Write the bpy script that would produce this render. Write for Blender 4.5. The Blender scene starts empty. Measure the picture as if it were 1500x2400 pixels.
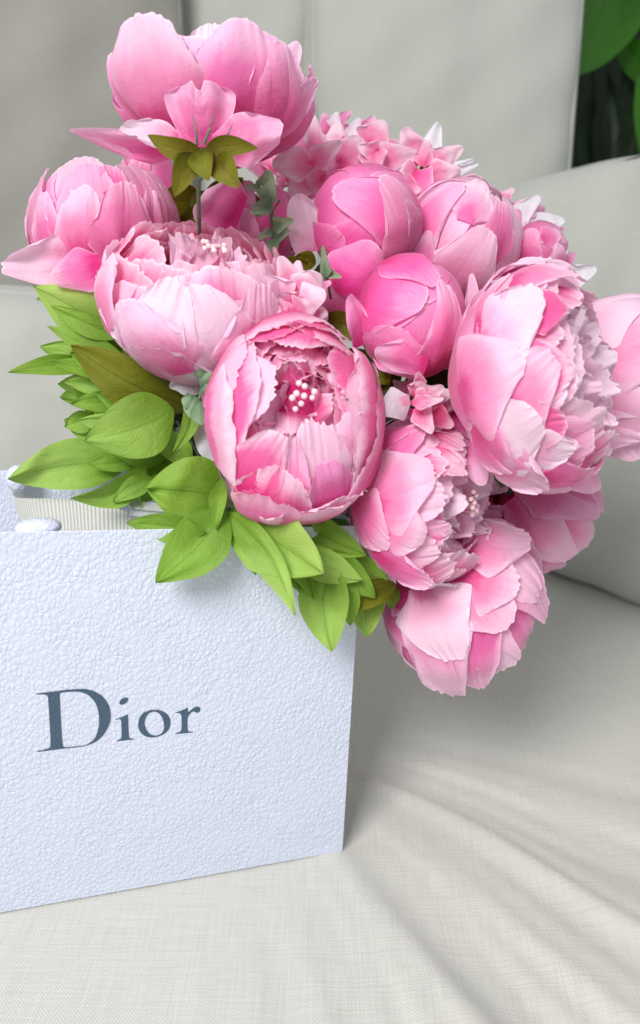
import bpy, math, random
import numpy as np
from mathutils import Vector, Matrix
PI = math.pi
rng = np.random.RandomState(7)
scene = bpy.context.scene
COL = scene.collection

# ------------------------------------------------------------ camera
CAMZ, PITCH, FPX = 0.40, math.radians(20), 1900.0      # metres, focal length in pixels of the 1500x2400 frame
CAM = np.array([0, 0, CAMZ])
FW = np.array([0, math.cos(PITCH), -math.sin(PITCH)])
UP = np.array([0, math.sin(PITCH), math.cos(PITCH)])
RT = np.array([1.0, 0, 0])
cd = bpy.data.cameras.new('camera'); cam = bpy.data.objects.new('camera', cd); COL.objects.link(cam)
cam.location = CAM; cam.rotation_euler = (PI/2 - PITCH, 0, 0)
cd.sensor_fit = 'VERTICAL'; cd.sensor_height = 36; cd.sensor_width = 22.5
cd.lens = 36 * FPX / 2400
cd.clip_start = 0.02; cd.clip_end = 50
cd.dof.use_dof = True; cd.dof.focus_distance = 0.46; cd.dof.aperture_fstop = 7.0
scene.camera = cam

# ------------------------------------------------------------ light: a big soft window behind and left of the camera
w = bpy.data.worlds.new('World'); scene.world = w; w.use_nodes = True
w.node_tree.nodes['Background'].inputs[0].default_value = (0.93, 0.97, 1.0, 1)
w.node_tree.nodes['Background'].inputs[1].default_value = 0.49
def area(name, loc, target, size, power, col):
    l = bpy.data.lights.new(name, 'AREA'); l.shape = 'RECTANGLE'; l.size, l.size_y = size; l.energy = power; l.color = col
    o = bpy.data.objects.new(name, l); COL.objects.link(o); o.location = loc
    o.rotation_euler = (Vector(target) - Vector(loc)).to_track_quat('-Z', 'Y').to_euler(); return o
area('window_light', (-0.52, -0.75, 1.36), (0.0, 0.5, 0.15), (0.62, 0.62), 32, (1.0, 0.985, 0.975))
scene.view_settings.view_transform = 'Standard'; scene.view_settings.look = 'None'
scene.view_settings.exposure = 0.14; scene.view_settings.gamma = 1.0
scene.cycles.max_bounces = 8

# ------------------------------------------------------------ helpers
def ray(x, y):
    v = FW*FPX + RT*(x-750) - UP*(y-1200)
    return v/np.linalg.norm(v)
def at(x, y, d):                       # the point of the place seen at (x, y), d metres deep
    return CAM + (FW*FPX + RT*(x-750) - UP*(y-1200))*(d/FPX)
def on_seat(x, y, z=0.0):
    r = ray(x, y); return CAM + r*((z-CAMZ)/r[2])
def camdir(r, u, t):
    v = RT*r + UP*u - FW*t; return v/np.linalg.norm(v)
def srgb(r, g, b):
    f = lambda c: (c/255/12.92) if c <= 10 else ((c/255+0.055)/1.055)**2.4
    return (f(r), f(g), f(b), 1)
_q = {}
def quads(nu, nv):
    if (nu, nv) not in _q:
        i = np.arange((nu-1)*(nv-1)); a = (i // (nu-1))*nu + i % (nu-1)
        _q[(nu, nv)] = np.stack([a, a+1, a+nu+1, a+nu], 1)
    return _q[(nu, nv)]
def link(name, me, m, parent=None, smooth=True):
    if m and not me.materials: me.materials.append(m)
    if smooth: me.shade_smooth()
    o = bpy.data.objects.new(name, me); COL.objects.link(o)
    if parent: o.parent = parent
    return o
def grid(name, P, m, parent=None, flip=False):         # P: (nv, nu, 3) world points -> one mesh
    nv, nu = P.shape[:2]; V = P.reshape(-1, 3).copy()
    if parent: V -= np.array(parent.location if parent.parent is None else parent.parent.location)
    F = quads(nu, nv)
    if flip: F = F[:, ::-1]
    me = bpy.data.meshes.new(name)
    me.vertices.add(len(V)); me.vertices.foreach_set('co', V.ravel())
    me.loops.add(F.size); me.loops.foreach_set('vertex_index', F.ravel().astype(np.int32))
    me.polygons.add(len(F)); me.polygons.foreach_set('loop_start', np.arange(0, F.size, 4, dtype=np.int32))
    uv = me.uv_layers.new(name='UVMap')
    U, W = np.meshgrid(np.linspace(0, 1, nu), np.linspace(0, 1, nv))
    T = np.stack([U.ravel(), W.ravel()], 1)[F.ravel()]
    uv.data.foreach_set('uv', T.ravel())
    me.update(); me.validate()
    return link(name, me, m, parent)
def raw(name, V, F, m, parent=None, smooth=False):
    V = np.array(V, float)
    if parent: V = V - np.array(parent.location if parent.parent is None else parent.parent.location)
    me = bpy.data.meshes.new(name); me.from_pydata(V.tolist(), [], F); me.update()
    return link(name, me, m, parent, smooth)
def empty(name, loc, label, cat, group=None):
    o = bpy.data.objects.new(name, None); COL.objects.link(o); o.location = loc; o.empty_display_size = 0.01
    o['label'] = label; o['category'] = cat
    if group: o['group'] = group
    return o
def tag(o, label, cat, group=None):
    o['label'] = label; o['category'] = cat
    if group: o['group'] = group
    return o
def interp_noise(x, n, r, per=False):
    k = np.linspace(-1.2, 1.2, n); v = r.uniform(-1, 1, n)
    xs = (x+1.2)/2.4*(n-1); i = np.clip(xs.astype(int), 0, n-2); f = xs-i; f = f*f*(3-2*f)
    return v[i]*(1-f)+v[i+1]*f
def tube(name, pts, rad, m, parent=None, n=8):
    pts = np.array(pts, float)
    t = np.linspace(0, len(pts)-1, max(12, len(pts)*5)); out = []
    for s in t:                                         # catmull-rom
        i = min(int(s), len(pts)-2); f = s-i
        p0, p1, p2, p3 = pts[max(i-1, 0)], pts[i], pts[i+1], pts[min(i+2, len(pts)-1)]
        out.append(0.5*((2*p1)+(-p0+p2)*f+(2*p0-5*p1+4*p2-p3)*f*f+(-p0+3*p1-3*p2+p3)*f**3))
    out = np.array(out); T = np.gradient(out, axis=0); T /= np.linalg.norm(T, axis=1)[:, None]+1e-12
    a = np.cross(T, np.array([0.31, 0.22, 0.92])); a /= np.linalg.norm(a, axis=1)[:, None]+1e-12; b = np.cross(T, a)
    R = np.interp(np.linspace(0, 1, len(out)), np.linspace(0, 1, len(rad)), rad) if hasattr(rad, '__len__') else np.full(len(out), rad)
    th = np.linspace(0, 2*PI, n+1)
    P = out[:, None]+R[:, None, None]*(np.cos(th)[None, :, None]*a[:, None]+np.sin(th)[None, :, None]*b[:, None])
    return grid(name, P, m, parent)
def ball(name, c, r, m, parent, n=10):
    th = np.linspace(0, 2*PI, n+1); ph = np.linspace(0.001, PI-0.001, n//2+2)
    P = np.stack([np.sin(ph)[:, None]*np.cos(th), np.sin(ph)[:, None]*np.sin(th), np.cos(ph)[:, None]*np.ones(n+1)], 2)*np.array(r)+np.array(c)
    return grid(name, P, m, parent)

# ------------------------------------------------------------ materials
def nodes(name):
    m = bpy.data.materials.new(name); m.use_nodes = True; nt = m.node_tree; b = nt.nodes['Principled BSDF']
    def N(t, **k):
        n = nt.nodes.new(t)
        for a, v in k.items():
            if a in n.inputs.keys(): n.inputs[a].default_value = v
            else: setattr(n, a, v)
        return n
    def L(a, b_): nt.links.new(a, b_)
    return m, nt, b, N, L
def ramp(N, stops, interp='EASE'):
    r = N('ShaderNodeValToRGB'); e = r.color_ramp.elements; r.color_ramp.interpolation = interp
    while len(e) > 1: e.remove(e[-1])
    e[0].position, e[0].color = stops[0]
    for p, c in stops[1:]:
        k = e.new(p); k.color = c
    return r
def mixc(N, L, f, a, b, mode='MIX'):
    m = N('ShaderNodeMix', data_type='RGBA', blend_type=mode)
    for s, i in ((f, 0), (a, 6), (b, 7)):
        if hasattr(s, 'links'): L(s, m.inputs[i])
        else: m.inputs[i].default_value = s
    return m.outputs[2]
def math_(N, L, op, a, b=0.0, c=0.0):
    m = N('ShaderNodeMath', operation=op)
    for i, s in enumerate((a, b, c)):
        if hasattr(s, 'links'): L(s, m.inputs[i])
        else: m.inputs[i].default_value = s
    return m.outputs[0]

def petal_mat(name, deep, mid, pale, edge=0.5, transl=0.42, p1=0.42, p2=0.85, bump=0.6):
    """dyed silk petal: deep colour at its base running out to a pale rim, crimped lines pressed in near the rim"""
    m, nt, b, N, L = nodes(name)
    uv = N('ShaderNodeTexCoord'); sp = N('ShaderNodeSeparateXYZ'); L(uv.outputs['UV'], sp.inputs[0])
    oi = N('ShaderNodeObjectInfo')
    mp = N('ShaderNodeMapping'); L(uv.outputs['UV'], mp.inputs[0])
    off = N('ShaderNodeCombineXYZ'); L(math_(N, L, 'MULTIPLY', oi.outputs['Random'], 37.0), off.inputs[2]); L(off.outputs[0], mp.inputs[1])
    n1 = N('ShaderNodeTexNoise', Scale=2.6, Detail=3.0, Roughness=0.6); L(mp.outputs[0], n1.inputs[0])
    mp2 = N('ShaderNodeMapping'); L(uv.outputs['UV'], mp2.inputs[0]); mp2.inputs[3].default_value = (22, 2.2, 1); L(off.outputs[0], mp2.inputs[1])
    n2 = N('ShaderNodeTexNoise', Scale=1.0, Detail=4.0, Roughness=0.6, Distortion=0.3); L(mp2.outputs[0], n2.inputs[0])
    ux = math_(N, L, 'ABSOLUTE', math_(N, L, 'SUBTRACT', sp.outputs[0], 0.5))
    t = math_(N, L, 'ADD', sp.outputs[1], math_(N, L, 'MULTIPLY', math_(N, L, 'POWER', math_(N, L, 'MULTIPLY', ux, 2.0), 3.0), edge*0.5))
    t = math_(N, L, 'ADD', t, math_(N, L, 'MULTIPLY_ADD', n1.outputs[0], 0.34, -0.17))
    t = math_(N, L, 'ADD', t, math_(N, L, 'MULTIPLY_ADD', n2.outputs[0], 0.22, -0.11))
    t = math_(N, L, 'ADD', t, math_(N, L, 'MULTIPLY_ADD', oi.outputs['Random'], 0.24, -0.12))
    r = ramp(N, [(0.08, deep), (p1, mid), (p2, pale), (1.0, pale)]); L(t, r.inputs[0])
    rim = math_(N, L, 'MAXIMUM', math_(N, L, 'GREATER_THAN', sp.outputs[1], 0.975), math_(N, L, 'GREATER_THAN', ux, 0.487))
    rcol = mixc(N, L, math_(N, L, 'MULTIPLY', rim, 0.55), r.outputs[0], tuple(0.5*a_+0.5 for a_ in pale[:3])+(1,))
    n3 = N('ShaderNodeTexNoise', Scale=700.0, Detail=1.0); tc = N('ShaderNodeTexCoord'); L(tc.outputs['Object'], n3.inputs[0])
    L(rcol, b.inputs['Base Color'])
    b.inputs['Roughness'].default_value = 0.47
    b.inputs['Sheen Weight'].default_value = 0.3; b.inputs['Sheen Roughness'].default_value = 0.4
    b.inputs['Specular IOR Level'].default_value = 0.42
    hm = math_(N, L, 'MULTIPLY', n2.outputs[0], math_(N, L, 'SMOOTH_MIN', math_(N, L, 'POWER', sp.outputs[1], 2.0), 1.0, 0.1))
    h = math_(N, L, 'ADD', math_(N, L, 'MULTIPLY', hm, 1.0), math_(N, L, 'MULTIPLY', n3.outputs[0], 0.12))
    n5 = N('ShaderNodeTexNoise', Scale=190.0, Detail=4.0, Roughness=0.65, Distortion=0.6); L(tc.outputs['Object'], n5.inputs[0])
    h = math_(N, L, 'ADD', h, math_(N, L, 'MULTIPLY', n5.outputs[0], 0.7))
    h = math_(N, L, 'ADD', h, math_(N, L, 'MULTIPLY', n1.outputs[0], 0.8))
    bp = N('ShaderNodeBump', Strength=bump, Distance=0.0012); L(h, bp.inputs['Height']); L(bp.outputs[0], b.inputs['Normal'])
    tr = N('ShaderNodeBsdfTranslucent'); L(rcol, tr.inputs[0]); L(bp.outputs[0], tr.inputs[1])
    mx = N('ShaderNodeMixShader'); mx.inputs[0].default_value = transl
    out = nt.nodes['Material Output']; L(b.outputs[0], mx.inputs[1]); L(tr.outputs[0], mx.inputs[2]); L(mx.outputs[0], out.inputs[0])
    return m
def leaf_mat(name, base, tip, alt, transl=0.42, rough=0.5):
    m, nt, b, N, L = nodes(name)
    uv = N('ShaderNodeTexCoord'); sp = N('ShaderNodeSeparateXYZ'); L(uv.outputs['UV'], sp.inputs[0])
    oi = N('ShaderNodeObjectInfo'); off = N('ShaderNodeCombineXYZ'); L(math_(N, L, 'MULTIPLY', oi.outputs['Random'], 51.0), off.inputs[2])
    mp = N('ShaderNodeMapping'); L(uv.outputs['UV'], mp.inputs[0]); L(off.outputs[0], mp.inputs[1])
    n1 = N('ShaderNodeTexNoise', Scale=2.2, Detail=5.0, Roughness=0.6); L(mp.outputs[0], n1.inputs[0])
    t = math_(N, L, 'ADD', sp.outputs[1], math_(N, L, 'MULTIPLY_ADD', n1.outputs[0], 1.0, -0.5))
    r = ramp(N, [(0.1, base), (0.65, tip), (1.0, tip)]); L(t, r.inputs[0])
    c = mixc(N, L, math_(N, L, 'MULTIPLY', oi.outputs['Random'], 0.55), r.outputs[0], alt)
    # side veins run out of the midrib
    ux = math_(N, L, 'ABSOLUTE', math_(N, L, 'SUBTRACT', sp.outputs[0], 0.5))
    ph = math_(N, L, 'SUBTRACT', math_(N, L, 'MULTIPLY', sp.outputs[1], 60.0), math_(N, L, 'MULTIPLY', ux, 45.0))
    vein = math_(N, L, 'POWER', math_(N, L, 'ABSOLUTE', math_(N, L, 'SINE', ph)), 8.0)
    mid = math_(N, L, 'LESS_THAN', ux, 0.012)
    c = mixc(N, L, math_(N, L, 'MULTIPLY', vein, 0.04), c, (0.02, 0.05, 0.005, 1))
    c = mixc(N, L, math_(N, L, 'MULTIPLY', mid, 0.35), c, tuple(x*0.55 for x in base[:3])+(1,))
    nz = N('ShaderNodeTexNoise', Scale=1.1, Detail=2.0); L(mp.outputs[0], nz.inputs[0])
    c = mixc(N, L, math_(N, L, 'MULTIPLY_ADD', nz.outputs[0], 1.1, -0.35), c, tuple(x*0.72 for x in base[:3])+(1,))
    L(c, b.inputs['Base Color']); b.inputs['Roughness'].default_value = rough
    b.inputs['Specular IOR Level'].default_value = 0.3
    n3 = N('ShaderNodeTexNoise', Scale=900.0, Detail=1.0); L(uv.outputs['Object'], n3.inputs[0])
    n4 = N('ShaderNodeTexNoise', Scale=7.0, Detail=4.0, Distortion=1.2); L(mp.outputs[0], n4.inputs[0])
    h = math_(N, L, 'ADD', math_(N, L, 'MULTIPLY', vein, -0.06), math_(N, L, 'MULTIPLY', n3.outputs[0], 0.12))
    h = math_(N, L, 'ADD', h, math_(N, L, 'MULTIPLY', n4.outputs[0], 0.7))
    h = math_(N, L, 'ADD', h, math_(N, L, 'MULTIPLY', mid, -0.6))
    bp = N('ShaderNodeBump', Strength=0.6, Distance=0.0016); L(h, bp.inputs['Height']); L(bp.outputs[0], b.inputs['Normal'])
    tr = N('ShaderNodeBsdfTranslucent'); L(c, tr.inputs[0])
    mx = N('ShaderNodeMixShader'); mx.inputs[0].default_value = transl
    out = nt.nodes['Material Output']; L(b.outputs[0], mx.inputs[1]); L(tr.outputs[0], mx.inputs[2]); L(mx.outputs[0], out.inputs[0])
    return m
def plain(name, col, rough=0.5, bump=0.0, bscale=800, **k):
    m, nt, b, N, L = nodes(name)
    tc = N('ShaderNodeTexCoord'); n = N('ShaderNodeTexNoise', Scale=bscale, Detail=2.0); L(tc.outputs['Object'], n.inputs[0])
    c = mixc(N, L, n.outputs[0], tuple(x*0.88 for x in col[:3])+(1,), tuple(min(1, x*1.1) for x in col[:3])+(1,))
    L(c, b.inputs['Base Color']); b.inputs['Roughness'].default_value = rough
    for a, v in k.items(): b.inputs[a.replace('_', ' ')].default_value = v
    if bump:
        bp = N('ShaderNodeBump', Strength=bump, Distance=0.001); L(n.outputs[0], bp.inputs['Height']); L(bp.outputs[0], b.inputs['Normal'])
    return m
def linen(name, col, weave=900.0, bump=0.35, slub=0.0):
    """woven upholstery: fine warp and weft, irregular slubs, faint tonal mottling"""
    m, nt, b, N, L = nodes(name)
    tc = N('ShaderNodeTexCoord')
    sp = N('ShaderNodeSeparateXYZ'); L(tc.outputs['UV'], sp.inputs[0])
    a = math_(N, L, 'SINE', math_(N, L, 'MULTIPLY', sp.outputs[0], weave)); c = math_(N, L, 'SINE', math_(N, L, 'MULTIPLY', sp.outputs[1], weave))
    wv = math_(N, L, 'MULTIPLY', a, c)
    mp = N('ShaderNodeMapping'); L(tc.outputs['UV'], mp.inputs[0]); mp.inputs[3].default_value = (1200, 45, 1)
    s1 = N('ShaderNodeTexNoise', Scale=1.0, Detail=2.0); L(mp.outputs[0], s1.inputs[0])
    mp2 = N('ShaderNodeMapping'); L(tc.outputs['UV'], mp2.inputs[0]); mp2.inputs[3].default_value = (45, 1200, 1)
    s2 = N('ShaderNodeTexNoise', Scale=1.0, Detail=2.0); L(mp2.outputs[0], s2.inputs[0])
    sl = math_(N, L, 'ADD', s1.outputs[0], s2.outputs[0])
    mot = N('ShaderNodeTexNoise', Scale=7.0, Detail=4.0); L(tc.outputs['UV'], mot.inputs[0])
    d = tuple(x*0.84 for x in col[:3])+(1,); e = tuple(min(1, x*1.12) for x in col[:3])+(1,)
    cc = mixc(N, L, math_(N, L, 'MULTIPLY_ADD', sl, 0.9, -0.4), d, e)
    cc = mixc(N, L, math_(N, L, 'MULTIPLY_ADD', wv, 0.10, 0.10), cc, tuple(x*0.6 for x in col[:3])+(1,))
    cc = mixc(N, L, math_(N, L, 'MULTIPLY', mot.outputs[0], 0.25), cc, (col[0]*0.82, col[1]*0.78, col[2]*0.76, 1))
    L(cc, b.inputs['Base Color']); b.inputs['Roughness'].default_value = 0.85
    b.inputs['Sheen Weight'].default_value = 0.25; b.inputs['Specular IOR Level'].default_value = 0.2
    h = math_(N, L, 'ADD', math_(N, L, 'MULTIPLY', wv, 0.4), sl)
    bp = N('ShaderNodeBump', Strength=bump, Distance=0.0006); L(h, bp.inputs['Height']); L(bp.outputs[0], b.inputs['Normal'])
    return m
def bag_mat(name, col, sc=400.0):
    """white coated card embossed with a pebbled leather grain"""
    m, nt, b, N, L = nodes(name)
    tc = N('ShaderNodeTexCoord')
    nd = N('ShaderNodeTexNoise', Scale=120.0, Detail=2.0); L(tc.outputs['Object'], nd.inputs[0])
    v = N('ShaderNodeVectorMath', operation='MULTIPLY_ADD'); L(nd.outputs['Color'], v.inputs[0]); v.inputs[1].default_value = (0.006, 0.006, 0.006); L(tc.outputs['Object'], v.inputs[2])
    mpv = N('ShaderNodeMapping'); L(v.outputs[0], mpv.inputs[0]); mpv.inputs[2].default_value = (0.2, 0.5, 0.3); mpv.inputs[3].default_value = (1.0, 1.0, 0.72)
    vo = N('ShaderNodeTexVoronoi', feature='DISTANCE_TO_EDGE'); vo.inputs['Scale'].default_value = sc; L(mpv.outputs[0], vo.inputs['Vector'])
    vo2 = N('ShaderNodeTexVoronoi', feature='SMOOTH_F1'); vo2.inputs['Scale'].default_value = sc; vo2.inputs['Smoothness'].default_value = 0.5; L(mpv.outputs[0], vo2.inputs['Vector'])
    h1 = N('ShaderNodeMapRange', interpolation_type='SMOOTHSTEP'); L(vo.outputs['Distance'], h1.inputs[0]); h1.inputs[2].default_value = 0.22
    n = N('ShaderNodeTexNoise', Scale=60.0, Detail=2.0); L(tc.outputs['Object'], n.inputs[0])
    h = math_(N, L, 'ADD', math_(N, L, 'MULTIPLY', h1.outputs[0], 0.25), math_(N, L, 'MULTIPLY', vo2.outputs['Distance'], -1.0))
    h = math_(N, L, 'MULTIPLY', h, math_(N, L, 'MULTIPLY_ADD', n.outputs[0], 1.2, 0.3))
    nb = N('ShaderNodeTexNoise', Scale=11.0, Detail=2.0); L(tc.outputs['Object'], nb.inputs[0]); h = math_(N, L, 'ADD', h, math_(N, L, 'MULTIPLY', nb.outputs[0], 5.0))
    cc = mixc(N, L, math_(N, L, 'MULTIPLY', h1.outputs[0], 1.0), tuple(x*0.95 for x in col[:3])+(1,), col)
    L(cc, b.inputs['Base Color']); b.inputs['Roughness'].default_value = 0.34; b.inputs['Specular IOR Level'].default_value = 0.45
    bp = N('ShaderNodeBump', Strength=0.55, Distance=0.0009); L(h, bp.inputs['Height']); L(bp.outputs[0], b.inputs['Normal'])
    return m

M = {}
M['rose']   = petal_mat('rose silk petal', srgb(230, 60, 145), srgb(246, 128, 191), srgb(253, 200, 231), p1=0.5, p2=1.0)
M['hot']    = petal_mat('bright pink silk petal', srgb(236, 62, 153), srgb(250, 112, 189), srgb(253, 170, 219), p1=0.5, p2=1.0)
M['blush']  = petal_mat('blush silk petal', srgb(234, 84, 159), srgb(250, 156, 203), srgb(255, 216, 239), p1=0.36, p2=0.85)
M['pale']   = petal_mat('pale pink silk petal', srgb(240, 124, 185), srgb(252, 190, 223), srgb(255, 232, 248), p1=0.28, p2=0.72)
M['salmon'] = petal_mat('salmon pink silk petal', srgb(224, 30, 113), srgb(244, 104, 161), srgb(255, 204, 225), p1=0.64, p2=1.04)
M['dusky']  = petal_mat('dusky rose silk petal', srgb(216, 80, 149), srgb(236, 132, 185), srgb(246, 188, 221), p1=0.45, p2=0.95)
M['inner']  = petal_mat('deep pink inner petal', srgb(206, 10, 111), srgb(236, 62, 145), srgb(253, 182, 215), p1=0.72, p2=1.06, transl=0.35)
M['rimmed'] = petal_mat('pink petal with a pale rim', srgb(226, 34, 129), srgb(247, 116, 179), srgb(255, 214, 235), p1=0.70, p2=1.0)
M['white']  = petal_mat('white silk petal', srgb(240, 170, 200), srgb(240, 222, 234), srgb(240, 240, 246), p1=0.2, p2=0.45)
M['floret'] = petal_mat('hydrangea petal', srgb(232, 84, 146), srgb(241, 150, 190), srgb(246, 218, 232), p1=0.45, p2=0.9)
M['leaf']   = leaf_mat('fresh green silk leaf', srgb(132, 172, 52), srgb(182, 218, 112), srgb(150, 192, 76))
M['leafd']  = leaf_mat('mid green silk leaf', srgb(108, 150, 36), srgb(156, 196, 78), srgb(128, 170, 60))
M['olive']  = leaf_mat('olive silk leaf', srgb(86, 84, 8), srgb(138, 142, 34), srgb(112, 110, 20))
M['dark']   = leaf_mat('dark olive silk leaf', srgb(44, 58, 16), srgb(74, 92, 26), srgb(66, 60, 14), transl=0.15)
M['sage']   = leaf_mat('grey green rubbery leaf', srgb(104, 138, 104), srgb(176, 204, 160), srgb(140, 168, 136), rough=0.4)
M['stem']   = plain('grey green stem plastic', srgb(96, 118, 92), 0.45, 0.2)
M['stemo']  = plain('olive stem plastic', srgb(104, 100, 34), 0.45, 0.2)
M['bead']   = plain('pearly stamen bead', srgb(240, 208, 212), 0.3, 0.1)
M['filam']  = plain('pink filament', srgb(214, 120, 150), 0.5)
M['bag']    = bag_mat('pebbled white card', srgb(208, 214, 231))
M['print']  = plain('slate blue print', srgb(72, 92, 112), 0.35, 0.25, 500)
M['seat']   = linen('cream seat linen', srgb(203, 203, 196), 5600, 0.5)
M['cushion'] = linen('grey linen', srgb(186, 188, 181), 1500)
M['cushion_shade'] = linen('shade-darkened grey linen', srgb(158, 157, 150), 1500)  # left cushion's shade is put into this darker linen colour
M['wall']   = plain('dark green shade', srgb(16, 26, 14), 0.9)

# ------------------------------------------------------------ shell petals: patches that wrap a peony's body
def outline_w(v, b0, vm, taper=0.30):
    a = np.clip(v/vm, 0, 1); a = a*a*(3-2*a)
    k = np.clip((v-vm)/(1-vm), 0, 1)
    return (b0+(1-b0)*a)*(1-taper*k**2)
def shell(fl, A, B, hw, rf=1.0, mat='rose', nu=56, nv=20, b0=0.35, vm=0.6, round_=0.45, flare=0.0, cup=0.0, tilt=0.0,
          ruffle=0.012, crimp=0.010, pleat=0.0, teeth=0.03, notch=0.0, lift0=0.0, taper=0.30, name='petal', seed=None):
    r = np.random.RandomState(seed if seed is not None else rng.randint(1 << 30))
    A = A/np.linalg.norm(A); B = B/np.linalg.norm(B)
    d = A+B; d /= np.linalg.norm(d)+1e-9
    e2 = B-A; e2 -= d*(e2@d); e2 /= np.linalg.norm(e2)+1e-9; e1 = np.cross(e2, d)
    Lh = math.acos(max(-1, min(1, A@d)))
    u, v = np.meshgrid(np.linspace(-1, 1, nu), np.linspace(0, 1, nv))
    v = v**0.85
    E = 1-round_*np.abs(u)**2.6-notch*np.exp(-(u/0.16)**2) + teeth*(0.55*interp_noise(u, 41, r)*(0.4+np.abs(interp_noise(u, 7, r)))+0.35*interp_noise(u, 15, r)+0.8*interp_noise(u, 6, r))
    y = -Lh+2*Lh*v*E
    sk = r.uniform(-0.12, 0.12)
    x = hw*u*outline_w(v, b0, vm, taper)*(1+0.05*interp_noise(v*2-1, 9, r))+hw*sk*v*v
    rho = np.sqrt(x*x+y*y)+1e-9
    D = np.cos(rho)[..., None]*d+(np.sin(rho)/rho)[..., None]*(x[..., None]*e1+y[..., None]*e2)
    edge = np.clip((v-0.45)/0.55, 0, 1)**2
    h = flare*v**3+cup*u*u+tilt*u+lift0*v
    h = h+ruffle*v**2*(interp_noise(u, 7, r)+0.5*interp_noise(u, 12, r))
    h = h+crimp*edge**1.5*interp_noise(u, 30, r)*np.clip(1.3-0.5*np.abs(interp_noise(u, 8, r)), 0, 1)
    h = h+pleat*np.sin(u*(5+r.rand())*1.3+r.rand()*6+v*0.7)*np.sin(PI*np.clip(v*0.9+0.08, 0, 1))
    h = h+0.004*interp_noise(np.clip(v*2-1+u*0.6, -1.1, 1.1), 6, r)
    q = fl['ph']                                                  # the whole bloom is uneven in the same way, so layers stay clear of each other
    h = h+0.014*np.sin(D@q[0]*5.0+q[1][0])+0.012*np.sin(D@q[2]*8.0+q[1][1])+0.008*np.sin(D@q[3]*14.0+q[1][2])
    h = h-0.012*np.clip((np.abs(u)-0.9)/0.1, 0, 1)+r.uniform(-0.02, 0.045)*np.clip((v-0.82)/0.18, 0, 1)**2
    cr = r.uniform(-0.6, 0.6); h = h-0.012*np.exp(-((u-cr-0.2*(v-0.5))/0.05)**2)*np.clip(v*2-0.6, 0, 1)
    P = D*(rf*(1+h))[..., None]
    W = (P*fl['S'])@fl['M'].T + fl['c']
    return grid(name, W, M[mat] if isinstance(mat, str) else mat, fl['o'])
def flower(x, y, d, Rpx, axis, squash=0.8, sx=1.0, sy=1.0, label='', name='peony', cat='peony', group='artificial peonies in the bouquet'):
    c = at(x, y, d); z = camdir(*axis)
    yv = UP-z*(UP@z)
    if np.linalg.norm(yv) < 0.2: yv = FW-z*(FW@z)
    yv /= np.linalg.norm(yv); xv = np.cross(yv, z)
    R = Rpx*d/FPX
    o = empty(name, c, label, cat, group)
    ph = np.random.RandomState(int(x*7+y)).normal(size=(4, 3)); ph[[0, 2, 3]] /= np.linalg.norm(ph[[0, 2, 3]], axis=1)[:, None]
    return dict(ph=ph, c=c, M=np.stack([xv, yv, z], 1), R=R, S=np.array([R*sx, R*sy, R*squash]), o=o, d=d)
def hit(fl, x, y, rf=1.0, back=False):
    Mi = fl['M'].T; s = fl['S']*rf
    o = (Mi@(CAM-fl['c']))/s; dd = (Mi@ray(x, y))/s
    a = dd@dd; b = o@dd; c = o@o-1; q = b*b-a*c
    t = -b/a if q < 0 else (-b-math.sqrt(q))/a if not back else (-b+math.sqrt(q))/a
    p = o+t*dd; return p/np.linalg.norm(p)
def pt(fl, a, b, wpx, rf=1.0, ab=False, bb=False, **k):          # explicit petal given by where its foot and tip are seen
    A = hit(fl, *a, rf, ab); B = hit(fl, *b, rf, bb)
    return shell(fl, A, B, wpx*fl['d']/FPX/fl['R'], rf, **k)
def pol(az, po):                                                  # direction from azimuth and angle off the axis, degrees
    az, po = math.radians(az), math.radians(po)
    return np.array([math.sin(po)*math.cos(az), math.sin(po)*math.sin(az), math.cos(po)])
def ring(fl, n, tip, base, hw, rf, mat, az0=0, jit=8, jt=6, skip=None, **k):
    for i in range(n):
        az = az0+360*i/n+rng.uniform(-jit, jit)
        if skip and skip(az % 360): continue
        shell(fl, pol(az+rng.uniform(-10, 10), base), pol(az, tip+rng.uniform(-jt, jt)), hw*rng.uniform(0.9, 1.12), rf*rng.uniform(0.99, 1.01),
              mat if isinstance(mat, str) else mat[i % len(mat)], tilt=k.pop('tilt', 0.02) if False else 0.02, **k)
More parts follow.
